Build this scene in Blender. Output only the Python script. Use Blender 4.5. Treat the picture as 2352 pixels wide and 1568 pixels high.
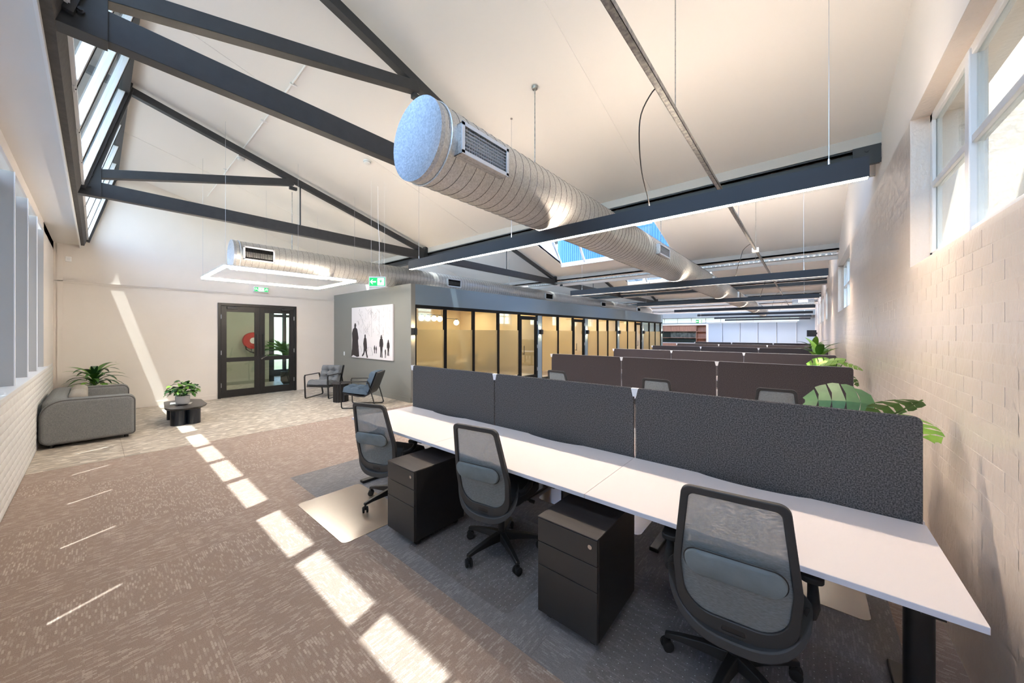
import bpy, bmesh, math, random
from mathutils import Vector, Matrix, Euler
random.seed(7)
R = math.radians
scene = bpy.context.scene
for o in list(bpy.data.objects): bpy.data.objects.remove(o)
C = scene.collection

# ------------------------------------------------------------------ camera
cd = bpy.data.cameras.new('camera'); cam = bpy.data.objects.new('camera', cd); C.objects.link(cam)
cd.sensor_width = 36.0; cd.lens = 36.0 * 802.0 / 2352.0
cd.shift_y = -20.0 / 2352.0
cd.clip_start = 0.02; cd.clip_end = 300
cam.location = (0, 0, 1.69)
cam.rotation_euler = (R(90), 0, R(40))
scene.camera = cam
# ------------------------------------------------------------------ world, sun, exposure
scene.view_settings.view_transform = 'Standard'; scene.view_settings.look = 'None'
scene.view_settings.gamma = 1.0; scene.view_settings.use_curve_mapping = False
scene.view_settings.exposure = 1.15
W = bpy.data.worlds.new('world'); scene.world = W; W.use_nodes = True
nt = W.node_tree; nt.nodes.clear()
sky = nt.nodes.new('ShaderNodeTexSky'); sky.sky_type = 'NISHITA'; sky.sun_disc = False
sky.sun_elevation = R(73); sky.sun_rotation = R(150); sky.air_density = 1.0; sky.dust_density = 1.2; sky.ozone_density = 1.5
bg = nt.nodes.new('ShaderNodeBackground'); bg.inputs[1].default_value = 0.9
wo = nt.nodes.new('ShaderNodeOutputWorld')
nt.links.new(sky.outputs[0], bg.inputs[0]); nt.links.new(bg.outputs[0], wo.inputs[0])
sl = bpy.data.lights.new('sun', 'SUN'); sl.energy = 9.0; sl.angle = R(0.5); sl.color = (1.0, 0.97, 0.92)
so = bpy.data.objects.new('sun', sl); C.objects.link(so)
so.rotation_euler = Vector((-.15, .28, -1)).to_track_quat('-Z', 'Y').to_euler()
so.location = (2, -4, 12)
PEND_E, PEND_FILL_UP = 58.0, 29.0
try:
    scene.cycles.max_bounces = 10; scene.cycles.diffuse_bounces = 6; scene.cycles.transparent_max_bounces = 16
    scene.cycles.sample_clamp_indirect = 6.0; scene.cycles.caustics_reflective = False; scene.cycles.caustics_refractive = False
except Exception: pass

# ------------------------------------------------------------------ materials
def lin(c):
    return tuple(((v / 255.0) / 12.92 if v / 255.0 <= .04045 else ((v / 255.0 + .055) / 1.055) ** 2.4) for v in c) + (1,)
def mat(name, rgb, rough=.6, metal=0.0, noise=None, bump=None, coat=0.0, spec=.5, coords='Object'):
    """noise=(scale, rgb2, contrast lo, hi[, stretch xyz]); bump=(scale, strength, distance[, stretch])"""
    m = bpy.data.materials.new(name); m.use_nodes = True
    n = m.node_tree.nodes; L = m.node_tree.links; b = n['Principled BSDF']
    b.inputs['Base Color'].default_value = lin(rgb); b.inputs['Roughness'].default_value = rough
    b.inputs['Metallic'].default_value = metal; b.inputs['Specular IOR Level'].default_value = spec
    b.inputs['Coat Weight'].default_value = coat
    tc = n.new('ShaderNodeTexCoord')
    def tex(scale, st, detail=4):
        t = n.new('ShaderNodeTexNoise'); t.inputs['Scale'].default_value = scale; t.inputs['Detail'].default_value = detail
        if st:
            mp = n.new('ShaderNodeMapping'); mp.inputs['Scale'].default_value = st
            L.new(tc.outputs[coords], mp.inputs[0]); L.new(mp.outputs[0], t.inputs['Vector'])
        else: L.new(tc.outputs[coords], t.inputs['Vector'])
        return t
    if noise:
        t = tex(noise[0], noise[4] if len(noise) > 4 else None)
        r = n.new('ShaderNodeValToRGB'); r.color_ramp.elements[0].position = noise[2]; r.color_ramp.elements[1].position = noise[3]
        r.color_ramp.elements[0].color = lin(rgb); r.color_ramp.elements[1].color = lin(noise[1])
        L.new(t.outputs['Fac'], r.inputs[0]); L.new(r.outputs[0], b.inputs['Base Color'])
    if bump:
        t = tex(bump[0], bump[3] if len(bump) > 3 else None, 5)
        bp = n.new('ShaderNodeBump'); bp.inputs['Strength'].default_value = bump[1]; bp.inputs['Distance'].default_value = bump[2]
        L.new(t.outputs['Fac'], bp.inputs['Height']); L.new(bp.outputs[0], b.inputs['Normal'])
    return m
def emit(name, rgb, s):
    m = bpy.data.materials.new(name); m.use_nodes = True; b = m.node_tree.nodes['Principled BSDF']
    b.inputs['Base Color'].default_value = lin(rgb); b.inputs['Emission Color'].default_value = lin(rgb)
    b.inputs['Emission Strength'].default_value = s; return m
def glass(name, tint=(240, 246, 246), refl=.06, frost=0.0, frgb=(235, 225, 200)):
    m = bpy.data.materials.new(name); m.use_nodes = True
    n = m.node_tree.nodes; L = m.node_tree.links; n.clear()
    out = n.new('ShaderNodeOutputMaterial'); tr = n.new('ShaderNodeBsdfTransparent'); tr.inputs[0].default_value = lin(tint)
    gl = n.new('ShaderNodeBsdfGlossy'); gl.inputs['Roughness'].default_value = .03
    mx = n.new('ShaderNodeMixShader'); lw = n.new('ShaderNodeLayerWeight'); lw.inputs[0].default_value = .25
    mu = n.new('ShaderNodeMath'); mu.operation = 'MULTIPLY_ADD'; mu.inputs[1].default_value = .35; mu.inputs[2].default_value = refl
    L.new(lw.outputs['Fresnel'], mu.inputs[0]); L.new(mu.outputs[0], mx.inputs[0])
    L.new(tr.outputs[0], mx.inputs[1]); L.new(gl.outputs[0], mx.inputs[2]); last = mx
    if frost > 0:
        tl = n.new('ShaderNodeBsdfTranslucent'); tl.inputs[0].default_value = lin(frgb)
        df = n.new('ShaderNodeBsdfDiffuse'); df.inputs[0].default_value = lin(frgb)
        m1 = n.new('ShaderNodeMixShader'); m1.inputs[0].default_value = .25
        L.new(tl.outputs[0], m1.inputs[1]); L.new(df.outputs[0], m1.inputs[2])
        m2 = n.new('ShaderNodeMixShader'); m2.inputs[0].default_value = frost
        L.new(mx.outputs[0], m2.inputs[1]); L.new(m1.outputs[0], m2.inputs[2]); last = m2
    L.new(last.outputs[0], out.inputs[0]); return m

M = {}
M['ceiling'] = mat('ceiling_paint', (232, 228, 224), .75, bump=(60, .03, .002))
M['fascia_grey'] = mat('fascia_grey', (186, 182, 178), .8)
M['wall_white'] = mat('wall_paint', (230, 224, 219), .7, noise=(.8, (224, 217, 210), .3, .7), bump=(40, .05, .003))
M['brick_paint'] = mat('brick_paint', (230, 217, 206), .28, noise=(3, (224, 212, 200), .3, .7), bump=(38, .55, .012, (1, 1, .55)), spec=.6)
M['brick_paint_l'] = mat('brick_paint_cool', (226, 226, 226), .45, bump=(40, .3, .006))
M['mortar'] = mat('mortar_paint', (232, 222, 212), .4, bump=(50, .5, .008))
M['grey_wall'] = mat('grey_wall_paint', (133, 133, 127), .65, noise=(1, (129, 130, 125), .3, .7))
M['blue_grey'] = mat('bluegrey_paint_sky_tint', (116, 134, 148), .55)  # blue-grey paint, made bluer to carry the reflected skylight
M['steel'] = mat('painted_steel', (52, 54, 57), .5, noise=(14, (46, 48, 51), .3, .7), bump=(22, .12, .004))
M['dark'] = mat('dark_steel', (40, 42, 46), .45)
M['black'] = mat('black_metal', (26, 26, 28), .4)
M['black_matte'] = mat('black_matte', (20, 20, 21), .65, spec=.2)
M['black_plastic'] = mat('black_plastic', (30, 31, 33), .48, bump=(300, .05, .001))
M['frame_plastic'] = mat('frame_plastic', (50, 52, 54), .5, bump=(300, .05, .001))
M['navy_black'] = mat('pendant_black', (22, 25, 32), .5)
M['white'] = mat('white_enamel', (236, 236, 236), .4)
M['white_laminate'] = mat('white_laminate', (232, 224, 221), .42, bump=(400, .02, .0005))
M['edge_sky_tint'] = mat('white_edge_sky_tint', (205, 210, 222), .4)  # white edge with the sky's blue reflection put into its colour
M['alu'] = mat('aluminium', (196, 198, 202), .35, .9)
M['alu_white'] = mat('window_alu_white', (228, 230, 233), .35)
M['fin'] = mat('fin_grey', (172, 170, 166), .45)
M['chrome'] = mat('chrome', (215, 215, 215), .15, 1.0)
M['rubber'] = mat('rubber', (22, 22, 23), .7)
M['glass'] = glass('clear_glass')
M['glass_door'] = glass('door_glass', (224, 232, 226), .07)
M['glass_frost'] = glass('reeded_film', (240, 235, 220), .04, .4)
M['globe'] = emit('globe_glow', (255, 236, 205), 9.0)
M['led'] = emit('led_warm', (255, 233, 208), PEND_E)
M['up_fill'] = emit('added_up_glow', (255, 233, 210), PEND_FILL_UP)
M['ring_led'] = emit('ring_led', (255, 238, 216), 44.0)
M['fill_light'] = emit('office_fill_glow', (255, 226, 184), 200.0)  # glow of unseen ceiling lamps added to light the offices
M['lobby_fill'] = emit('lobby_fill_glow', (255, 242, 226), 90.0)  # glow of unseen lamps added to light the lobby
M['sign_glow'] = emit('sign_white', (236, 244, 238), 1.1)
M['sign_green'] = emit('sign_green', (10, 140, 72), 1.0)
M['sconce_glow'] = emit('sconce_glow', (255, 224, 170), 420.0)
M['red'] = mat('hose_red', (205, 38, 30), .4)
M['sofa'] = mat('sofa_fabric', (136, 138, 138), .95, noise=(180, (112, 115, 118), .35, .65, (1, 1, .5)), bump=(420, .35, .002), spec=.1)
M['sofa_in'] = mat('sofa_fabric_inner', (164, 158, 150), .95, noise=(180, (148, 143, 137), .35, .65), bump=(420, .3, .002), spec=.1)
M['piping'] = mat('piping', (84, 84, 84), .9)
M['cushion_blue'] = mat('cushion_bluegrey', (92, 108, 122), .95, noise=(160, (76, 92, 108), .35, .65), bump=(380, .3, .002), spec=.1)
M['cushion_grey'] = mat('cushion_grey', (124, 128, 132), .95, noise=(160, (106, 112, 118), .35, .65), bump=(380, .3, .002), spec=.1)
M['seat_fabric'] = mat('seat_fabric', (44, 48, 52), .9, bump=(380, .3, .002))
M['lumbar'] = mat('lumbar_mesh', (118, 130, 136), .8, noise=(10, (104, 116, 122), .3, .7), bump=(260, .6, .002, (.12, .12, 1)))
M['timber'] = mat('oak_timber', (196, 148, 122), .5, noise=(3, (176, 128, 104), .35, .65, (9, 9, .6)))
M['stone'] = mat('splash_stone', (120, 124, 112), .4, noise=(5, (84, 88, 78), .4, .6))
M['dark_green'] = mat('dark_green_tile', (38, 46, 36), .35)
M['panel'] = mat('panel_white', (176, 186, 193), .3)
M['pot_white'] = mat('ceramic_white', (228, 228, 228), .3)
M['pot_dark'] = mat('pot_dark', (42, 44, 48), .5)
M['soil'] = mat('soil', (52, 40, 32), .95, bump=(60, .8, .01))
M['leaf'] = mat('leaf_green', (58, 104, 40), .42, noise=(5, (86, 138, 54), .35, .65))
M['leaf_light'] = mat('leaf_lime', (98, 150, 44), .42, noise=(6, (140, 184, 70), .35, .65))
M['leaf_dark'] = mat('leaf_dark', (40, 80, 46), .36, noise=(5, (62, 108, 62), .35, .65))
M['stem'] = mat('stem', (78, 104, 52), .6)
M['canvas'] = mat('canvas', (228, 224, 224), .85, bump=(500, .1, .001))
M['ink'] = mat('ink', (52, 46, 46), .8)
M['ink_grey'] = mat('ink_grey', (118, 113, 113), .8)
M['paper'] = mat('paper', (232, 230, 226), .7)
M['galv_flat'] = mat('galvanised_channel', (176, 176, 172), .45, .75, noise=(30, (140, 142, 142), .4, .6))
M['concrete'] = mat('dark_concrete', (76, 76, 76), .8, noise=(20, (62, 62, 64), .3, .7), bump=(40, .3, .005))
M['skyblue_sheet'] = mat('blue_sheet', (44, 92, 146), .5)
M['tile_top'] = mat('table_top_stain', (58, 54, 54), .35, noise=(2, (48, 45, 46), .4, .6, (1, 12, 1)))
M['glossblue'] = mat('gloss_navy', (22, 30, 42), .22)

def galv(name, rgb, rgb2, rough=.36):
    m = bpy.data.materials.new(name); m.use_nodes = True; n = m.node_tree.nodes; L = m.node_tree.links; b = n['Principled BSDF']
    b.inputs['Metallic'].default_value = .75
    tc = n.new('ShaderNodeTexCoord'); v = n.new('ShaderNodeTexVoronoi'); v.inputs['Scale'].default_value = 85
    L.new(tc.outputs['Object'], v.inputs['Vector'])
    sep = n.new('ShaderNodeSeparateColor'); L.new(v.outputs['Color'], sep.inputs[0])
    r = n.new('ShaderNodeValToRGB'); r.color_ramp.elements[0].color = lin(rgb); r.color_ramp.elements[1].color = lin(rgb2)
    L.new(sep.outputs[0], r.inputs[0]); L.new(r.outputs[0], b.inputs['Base Color'])
    nz = n.new('ShaderNodeTexNoise'); nz.inputs['Scale'].default_value = 3; L.new(tc.outputs['Object'], nz.inputs['Vector'])
    mr = n.new('ShaderNodeMapRange'); mr.inputs[3].default_value = rough - .06; mr.inputs[4].default_value = rough + .12
    L.new(nz.outputs['Fac'], mr.inputs[0]); L.new(mr.outputs[0], b.inputs['Roughness']); return m
M['galv'] = galv('galvanised', (196, 195, 192), (218, 217, 214), .42)
M['galv_cap'] = galv('galvanised_cap', (168, 174, 182), (198, 203, 210), .34)

M['seam'] = mat('seam_metal', (96, 96, 96), .4, .8)
def felt(name, a, b_, s=240):
    m = mat(name, a, .97, noise=(s, b_, .38, .68), bump=(300, .4, .003), spec=.05)
    return m
M['felt'] = felt('felt_charcoal', (60, 60, 61), (110, 109, 108), 150)
M['felt_brown'] = felt('felt_dark', (58, 53, 54), (88, 82, 82), 150)

def carpet(name, base, light):
    m = bpy.data.materials.new(name); m.use_nodes = True; n = m.node_tree.nodes; L = m.node_tree.links; b = n['Principled BSDF']
    b.inputs['Roughness'].default_value = .96; b.inputs['Specular IOR Level'].default_value = .08
    tc = n.new('ShaderNodeTexCoord'); oi = n.new('ShaderNodeObjectInfo')
    off = n.new('ShaderNodeVectorMath'); off.operation = 'ADD'
    sc = n.new('ShaderNodeMath'); sc.operation = 'MULTIPLY'; sc.inputs[1].default_value = 37.0
    L.new(oi.outputs['Random'], sc.inputs[0]); L.new(tc.outputs['Object'], off.inputs[0]); L.new(sc.outputs[0], off.inputs[1])
    def nz(scale, st, det=2):
        mp = n.new('ShaderNodeMapping'); mp.inputs['Scale'].default_value = st; L.new(off.outputs[0], mp.inputs[0])
        t = n.new('ShaderNodeTexNoise'); t.inputs['Scale'].default_value = scale; t.inputs['Detail'].default_value = det
        L.new(mp.outputs[0], t.inputs['Vector']); return t
    bk = n.new('ShaderNodeTexBrick'); bk.inputs['Scale'].default_value = 1.0; bk.inputs['Brick Width'].default_value = .040; bk.inputs['Row Height'].default_value = .0115
    bk.inputs['Mortar Size'].default_value = .0014; bk.inputs['Color1'].default_value = (0, 0, 0, 1); bk.inputs['Color2'].default_value = (1, 1, 1, 1); bk.inputs['Mortar'].default_value = (.1, .1, .1, 1)
    bk.offset = .37; L.new(off.outputs[0], bk.inputs['Vector'])
    class D: pass
    dash = D(); dash.outputs = {'Fac': bk.outputs['Color']}; patch = nz(9, (1, .6, 1), 2); fine = nz(260, (1, 1, 1), 2)
    mm = n.new('ShaderNodeMath'); mm.operation = 'ADD'; L.new(dash.outputs['Fac'], mm.inputs[0]); L.new(patch.outputs['Fac'], mm.inputs[1])
    r = n.new('ShaderNodeValToRGB'); r.color_ramp.elements[0].position = .50; r.color_ramp.elements[1].position = .82
    hv = n.new('ShaderNodeMath'); hv.operation = 'MULTIPLY'; hv.inputs[1].default_value = .5; L.new(mm.outputs[0], hv.inputs[0]); L.new(hv.outputs[0], r.inputs[0])
    r.color_ramp.elements[0].color = lin(base); r.color_ramp.elements[1].color = lin(light)
    mx = n.new('ShaderNodeMix'); mx.data_type = 'RGBA'; mx.blend_type = 'MULTIPLY'; mx.inputs[0].default_value = .55
    rr = n.new('ShaderNodeValToRGB'); rr.color_ramp.elements[0].position = .35; rr.color_ramp.elements[1].position = .62
    rr.color_ramp.elements[0].color = (.6, .58, .57, 1); L.new(fine.outputs['Fac'], rr.inputs[0])
    L.new(r.outputs[0], mx.inputs[6]); L.new(rr.outputs[0], mx.inputs[7]); L.new(mx.outputs[2], b.inputs['Base Color'])
    bp = n.new('ShaderNodeBump'); bp.inputs['Strength'].default_value = .5; bp.inputs['Distance'].default_value = .004
    L.new(fine.outputs['Fac'], bp.inputs['Height']); L.new(bp.outputs[0], b.inputs['Normal']); return m
M['carpet'] = carpet('carpet_brown', (168, 152, 143), (204, 192, 184))
M['carpet_grey'] = carpet('carpet_grey', (142, 141, 144), (168, 167, 170))

def vinyl(name):
    m = bpy.data.materials.new(name); m.use_nodes = True; n = m.node_tree.nodes; L = m.node_tree.links; b = n['Principled BSDF']
    b.inputs['Roughness'].default_value = .5
    tc = n.new('ShaderNodeTexCoord'); mp = n.new('ShaderNodeMapping'); mp.inputs['Scale'].default_value = (34, 12, 1)
    mp.inputs['Rotation'].default_value = (0, 0, R(6))
    L.new(tc.outputs['Object'], mp.inputs[0]); v = n.new('ShaderNodeTexVoronoi'); v.inputs['Scale'].default_value = 1.0
    L.new(mp.outputs[0], v.inputs['Vector']); s = n.new('ShaderNodeSeparateColor'); L.new(v.outputs['Color'], s.inputs[0])
    r = n.new('ShaderNodeValToRGB'); e = r.color_ramp.elements; e[0].color = lin((158, 150, 140)); e[1].color = lin((230, 224, 214)); e[1].position = 1
    x = e.new(.55); x.color = lin((184, 175, 163)); x = e.new(.85); x.color = lin((206, 197, 185))
    L.new(s.outputs[0], r.inputs[0]); L.new(r.outputs[0], b.inputs['Base Color']); return m
M['vinyl'] = vinyl('lounge_vinyl')

def meshmat(name, rgb, alpha):
    m = bpy.data.materials.new(name); m.use_nodes = True; n = m.node_tree.nodes; L = m.node_tree.links; n.clear()
    out = n.new('ShaderNodeOutputMaterial'); d = n.new('ShaderNodeBsdfDiffuse'); d.inputs[0].default_value = lin(rgb)
    t = n.new('ShaderNodeBsdfTransparent'); mx = n.new('ShaderNodeMixShader')
    tc = n.new('ShaderNodeTexCoord'); w = n.new('ShaderNodeTexNoise'); w.inputs['Scale'].default_value = 1.0; w.inputs['Detail'].default_value = 1
    mp = n.new('ShaderNodeMapping'); mp.inputs['Scale'].default_value = (60, 60, 520); L.new(tc.outputs['Object'], mp.inputs[0]); L.new(mp.outputs[0], w.inputs['Vector'])
    mr = n.new('ShaderNodeMapRange'); mr.inputs[1].default_value = .35; mr.inputs[2].default_value = .65
    mr.inputs[3].default_value = alpha - .14; mr.inputs[4].default_value = alpha + .14
    L.new(w.outputs['Fac'], mr.inputs[0]); L.new(mr.outputs[0], mx.inputs[0]); L.new(t.outputs[0], mx.inputs[1]); L.new(d.outputs[0], mx.inputs[2]); L.new(mx.outputs[0], out.inputs[0]); return m
M['mesh'] = meshmat('chair_mesh', (130, 137, 140), .86)
def blindmat():
    m = bpy.data.materials.new('blind_fabric'); m.use_nodes = True; n = m.node_tree.nodes; L = m.node_tree.links; n.clear()
    out = n.new('ShaderNodeOutputMaterial'); d = n.new('ShaderNodeBsdfDiffuse'); d.inputs[0].default_value = lin((228, 230, 233))
    t = n.new('ShaderNodeBsdfTranslucent'); t.inputs[0].default_value = lin((214, 220, 228)); mx = n.new('ShaderNodeMixShader'); mx.inputs[0].default_value = .6
    L.new(d.outputs[0], mx.inputs[1]); L.new(t.outputs[0], mx.inputs[2]); L.new(mx.outputs[0], out.inputs[0]); return m
M['blind'] = blindmat()
def matmat():
    m = glass('chair_mat_vinyl', (214, 208, 202), .1); return m
M['mat_clear'] = matmat()

# ------------------------------------------------------------------ mesh builder
class MB:
    def __init__(s): s.v = []; s.f = []; s.sm = []
    def add(s, vs, fs, smooth=False):
        k = len(s.v); s.v += [tuple(v) for v in vs]; s.f += [tuple(k + i for i in f) for f in fs]; s.sm += [smooth] * len(fs); return s
    def box(s, x0, x1, y0, y1, z0, z1):
        return s.add([(x0,y0,z0),(x1,y0,z0),(x1,y1,z0),(x0,y1,z0),(x0,y0,z1),(x1,y0,z1),(x1,y1,z1),(x0,y1,z1)],
            [(0,3,2,1),(4,5,6,7),(0,1,5,4),(1,2,6,5),(2,3,7,6),(3,0,4,7)])
    def hexa(s, p):  # 8 points: bottom 4 ccw, top 4 ccw
        return s.add(p, [(0,3,2,1),(4,5,6,7),(0,1,5,4),(1,2,6,5),(2,3,7,6),(3,0,4,7)])
    def prism(s, poly, axis, a, b, smooth=False):
        n = len(poly)
        def P(u, w, t): return {'x': (t, u, w), 'y': (u, t, w), 'z': (u, w, t)}[axis]
        s.add([P(u, w, a) for u, w in poly] + [P(u, w, b) for u, w in poly],
              [tuple(range(n))[::-1], tuple(range(n, 2 * n))]); s.sm[-2:] = [False, False]
        k = len(s.v) - 2 * n
        for i in range(n):
            j = (i + 1) % n; s.f.append((k + i, k + j, k + n + j, k + n + i)); s.sm.append(smooth)
        return s
    def bar(s, p, q, w, h, up=(0, 0, 1)):
        p = Vector(p); q = Vector(q); d = (q - p).normalized(); u = Vector(up)
        if abs(d.dot(u)) > .99: u = Vector((1, 0, 0))
        a = d.cross(u).normalized() * (w / 2); b = a.cross(d).normalized() * (h / 2)
        return s.hexa([p-a-b, p+a-b, q+a-b, q-a-b, p-a+b, p+a+b, q+a+b, q-a+b])
    def tube(s, path, r, n=8, caps=True, closed=False):
        P = [Vector(p) for p in path]; rs = r if isinstance(r, (list, tuple)) else [r] * len(P); k = len(s.v); m = len(P)
        prev = None
        for i, p in enumerate(P):
            if closed: d = (P[(i + 1) % m] - P[i - 1])
            else: d = (P[min(i + 1, m - 1)] - P[max(i - 1, 0)])
            d.normalize()
            if prev is None:
                u = Vector((0, 0, 1)) if abs(d.z) < .9 else Vector((1, 0, 0)); a = d.cross(u).normalized()
            else:
                a = prev - d * prev.dot(d); a.normalize()
            prev = a; b = d.cross(a)
            for j in range(n):
                t = 2 * math.pi * j / n; s.v.append(tuple(p + (a * math.cos(t) + b * math.sin(t)) * rs[i]))
        for i in range(m if closed else m - 1):
            i2 = (i + 1) % m
            for j in range(n):
                j2 = (j + 1) % n; s.f.append((k + i*n + j, k + i*n + j2, k + i2*n + j2, k + i2*n + j)); s.sm.append(True)
        if caps and not closed:
            s.f.append(tuple(k + j for j in range(n))[::-1]); s.sm.append(False)
            s.f.append(tuple(k + (m-1)*n + j for j in range(n))); s.sm.append(False)
        return s
    def cyl(s, p, q, r, n=16, r2=None): return s.tube([p, q], [r, r if r2 is None else r2], n)
    def lathe(s, prof, n=24, c=(0, 0, 0)):
        k = len(s.v); m = len(prof)
        for r, z in prof:
            for j in range(n):
                t = 2 * math.pi * j / n; s.v.append((c[0] + r * math.cos(t), c[1] + r * math.sin(t), c[2] + z))
        for i in range(m - 1):
            for j in range(n):
                j2 = (j + 1) % n; s.f.append((k+i*n+j, k+i*n+j2, k+(i+1)*n+j2, k+(i+1)*n+j)); s.sm.append(True)
        s.f.append(tuple(k + j for j in range(n))[::-1]); s.sm.append(False)
        s.f.append(tuple(k + (m-1)*n + j for j in range(n))); s.sm.append(False)
        return s
    def grid(s, fn, nu, nv, smooth=True):
        k = len(s.v)
        for i in range(nu + 1):
            for j in range(nv + 1): s.v.append(tuple(fn(i / nu, j / nv)))
        for i in range(nu):
            for j in range(nv):
                a = k + i*(nv+1) + j; s.f.append((a, a + nv + 1, a + nv + 2, a + 1)); s.sm.append(smooth)
        return s
    def sphere(s, c, r, n=14):
        prof = [(max(1e-4, r * math.sin(math.pi * i / 10)), -r * math.cos(math.pi * i / 10)) for i in range(11)]
        return s.lathe(prof, n, c)
    def mesh(s, name, m):
        me = bpy.data.meshes.new(name); me.from_pydata(s.v, [], s.f); me.update()
        me.polygons.foreach_set('use_smooth', s.sm)
        b = bmesh.new(); b.from_mesh(me); bmesh.ops.recalc_face_normals(b, faces=b.faces); b.to_mesh(me); b.free()
        me.set_sharp_from_angle(angle=R(42))
        if m: me.materials.append(M[m] if isinstance(m, str) else m)
        return me
    def build(s, name, m, parent=None, bevel=0, seg=2, solid=0):
        o = bpy.data.objects.new(name, s.mesh(name, m)); C.objects.link(o)
        if parent: o.parent = parent
        if solid:
            k = o.modifiers.new('solid', 'SOLIDIFY'); k.thickness = solid; k.offset = 0
        if bevel:
            k = o.modifiers.new('bevel', 'BEVEL'); k.width = bevel; k.segments = seg; k.limit_method = 'ANGLE'; k.angle_limit = R(40)
            if seg > 2:
                for p in o.data.polygons: p.use_smooth = True
        return o
def B(*a): return MB().box(*a)
def tag(o, label, cat, group=None, kind=None):
    if label: o['label'] = label
    if cat: o['category'] = cat
    if group: o['group'] = group
    if kind: o['kind'] = kind
    return o
def thing(name, label, cat, loc=(0, 0, 0), rz=0, group=None):
    o = bpy.data.objects.new(name, None); C.objects.link(o); o.location = loc; o.rotation_euler = (0, 0, rz)
    o.empty_display_size = .05
    return tag(o, label, cat, group)
def struct(o):
    o['kind'] = 'structure'; return o
KIDS = {}
def copy_tree(o, parent=None, label=None, loc=None, rz=None, group=None):
    c = o.copy(); C.objects.link(c); c.parent = parent
    if parent is not None: c.matrix_parent_inverse = o.matrix_parent_inverse
    if label: c['label'] = label
    if group: c['group'] = group
    if loc is not None: c.location = loc
    if rz is not None: c.rotation_euler = (0, 0, rz)
    for ch in list(o.children): copy_tree(ch, c)
    return c
def inst(mesh, name, parent, loc=(0, 0, 0), rot=(0, 0, 0), sc=(1, 1, 1)):
    o = bpy.data.objects.new(name, mesh); C.objects.link(o); o.parent = parent
    o.location = loc; o.rotation_euler = rot; o.scale = sc; return o
def round_poly(pts, rads, n=6):
    out = []; m = len(pts)
    for i in range(m):
        p = Vector(pts[i]); a = Vector(pts[i - 1]); b = Vector(pts[(i + 1) % m])
        u = (a - p).normalized(); w = (b - p).normalized(); ang = u.angle(w); r = rads[i]
        d = r / math.tan(ang / 2); d = min(d, (a - p).length * .49, (b - p).length * .49); r = d * math.tan(ang / 2)
        c = p + (u + w).normalized() * (r / math.sin(ang / 2))
        s0 = p + u * d - c; s1 = p + w * d - c
        a0 = math.atan2(s0.y, s0.x); a1 = math.atan2(s1.y, s1.x)
        da = (a1 - a0 + math.pi) % (2 * math.pi) - math.pi
        for k in range(n + 1):
            t = a0 + da * k / n; out.append((c.x + r * math.cos(t), c.y + r * math.sin(t)))
    return out

# ================================================================== SETTING
XW, XD, YL, YP, XG = .62, -11.5, -.545, 4.88, -7.27     # brick wall, door wall, window wall, grey wall, glass front
PITCH = 5.95; NB = 7; YEND = 38.0
def zc(y, n=0): return 5.25 - .281 * (y - n * PITCH - .26)      # ceiling height inside bay n

# ---- floor: slab + carpet tiles + lounge vinyl sheets
floor = struct(B(XD - 4.5, XW + .3, YL - .3, YEND + .3, -.12, -.012).build('floor', 'carpet'))
tileA = B(-.2496, .2496, -.2496, .2496, -.012, 0).mesh('carpet_tile', 'carpet')
tileB = B(-.2496, .2496, -.2496, .2496, -.012, 0).mesh('carpet_tile_grey', 'carpet_grey')
nt_ = 0
grey_cells = {(-3.5, 2.25)}
y = -.295
rows = []
while y < 3.4: rows.append(y); y += .5
for j, yy in enumerate(rows):
    x = -6.85
    while x < .62:
        g = yy > 1.5 and x > -4.5
        m_ = tileB if g else tileA
        o = inst(m_, 'carpet_tile', floor, (x, yy, 0), (0, 0, (math.pi / 2) * random.choice((0, 1, 1))))
        nt_ += 1; x += .5
bm_ = MB(); bm_.box(-7.1, XW, rows[-1] + .2515, YEND, -.012, 0); bm_.build('carpet_field', 'carpet', floor)
for a, b in ((YL, .25), (.253, 2.25), (2.253, 4.25), (4.253, YP + .05)):
    B(XD - 4.3, -7.103, a, b, -.012, .001).build('vinyl_sheet', 'vinyl', floor)

# ---- wall_left: window wall, painted brick dado below the ledge
wl = struct(B(XD, XW, YL - .3, YL - .006, 0, 1.10).build('wall_left', 'mortar'))
def brick_mesh(l, h, d, ch, m, axis, jit=0.0):
    b = MB(); e = lambda: random.uniform(-jit, jit)
    bl, bh = l / 2, h / 2
    q = [(-bl, 0, -bh), (bl, 0, -bh), (bl, 0, bh), (-bl, 0, bh)]
    mid = [(-bl, d * .55, -bh), (bl, d * .55, -bh), (bl, d * .55, bh), (-bl, d * .55, bh)]
    t = [(-bl + ch, d + e(), -bh + ch), (bl - ch, d + e(), -bh + ch), (bl - ch, d + e(), bh - ch), (-bl + ch, d + e(), bh - ch)]
    vs = q + mid + t
    if axis == 'x': vs = [(-y_, x_, z_) for x_, y_, z_ in vs]     # faces -X
    b.add(vs, [(0,1,2,3)] + [(i, (i+1)%4, 4+(i+1)%4, 4+i) for i in range(4)] + [(4+i, 4+(i+1)%4, 8+(i+1)%4, 8+i) for i in range(4)] + [(8,9,10,11)])
    return b
bl_m = brick_mesh(.226, .078, .008, .005, None, 'y').mesh('brick', 'brick_paint_l')
for k in range(13):
    for i in range(23):
        x = -9.3 + i * .236 + (.118 if k % 2 else 0)
        if x > -3.95: continue
        inst(bl_m, 'brick', wl, (x, YL - .006, .045 + k * .0855))
st_ = MB()
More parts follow.
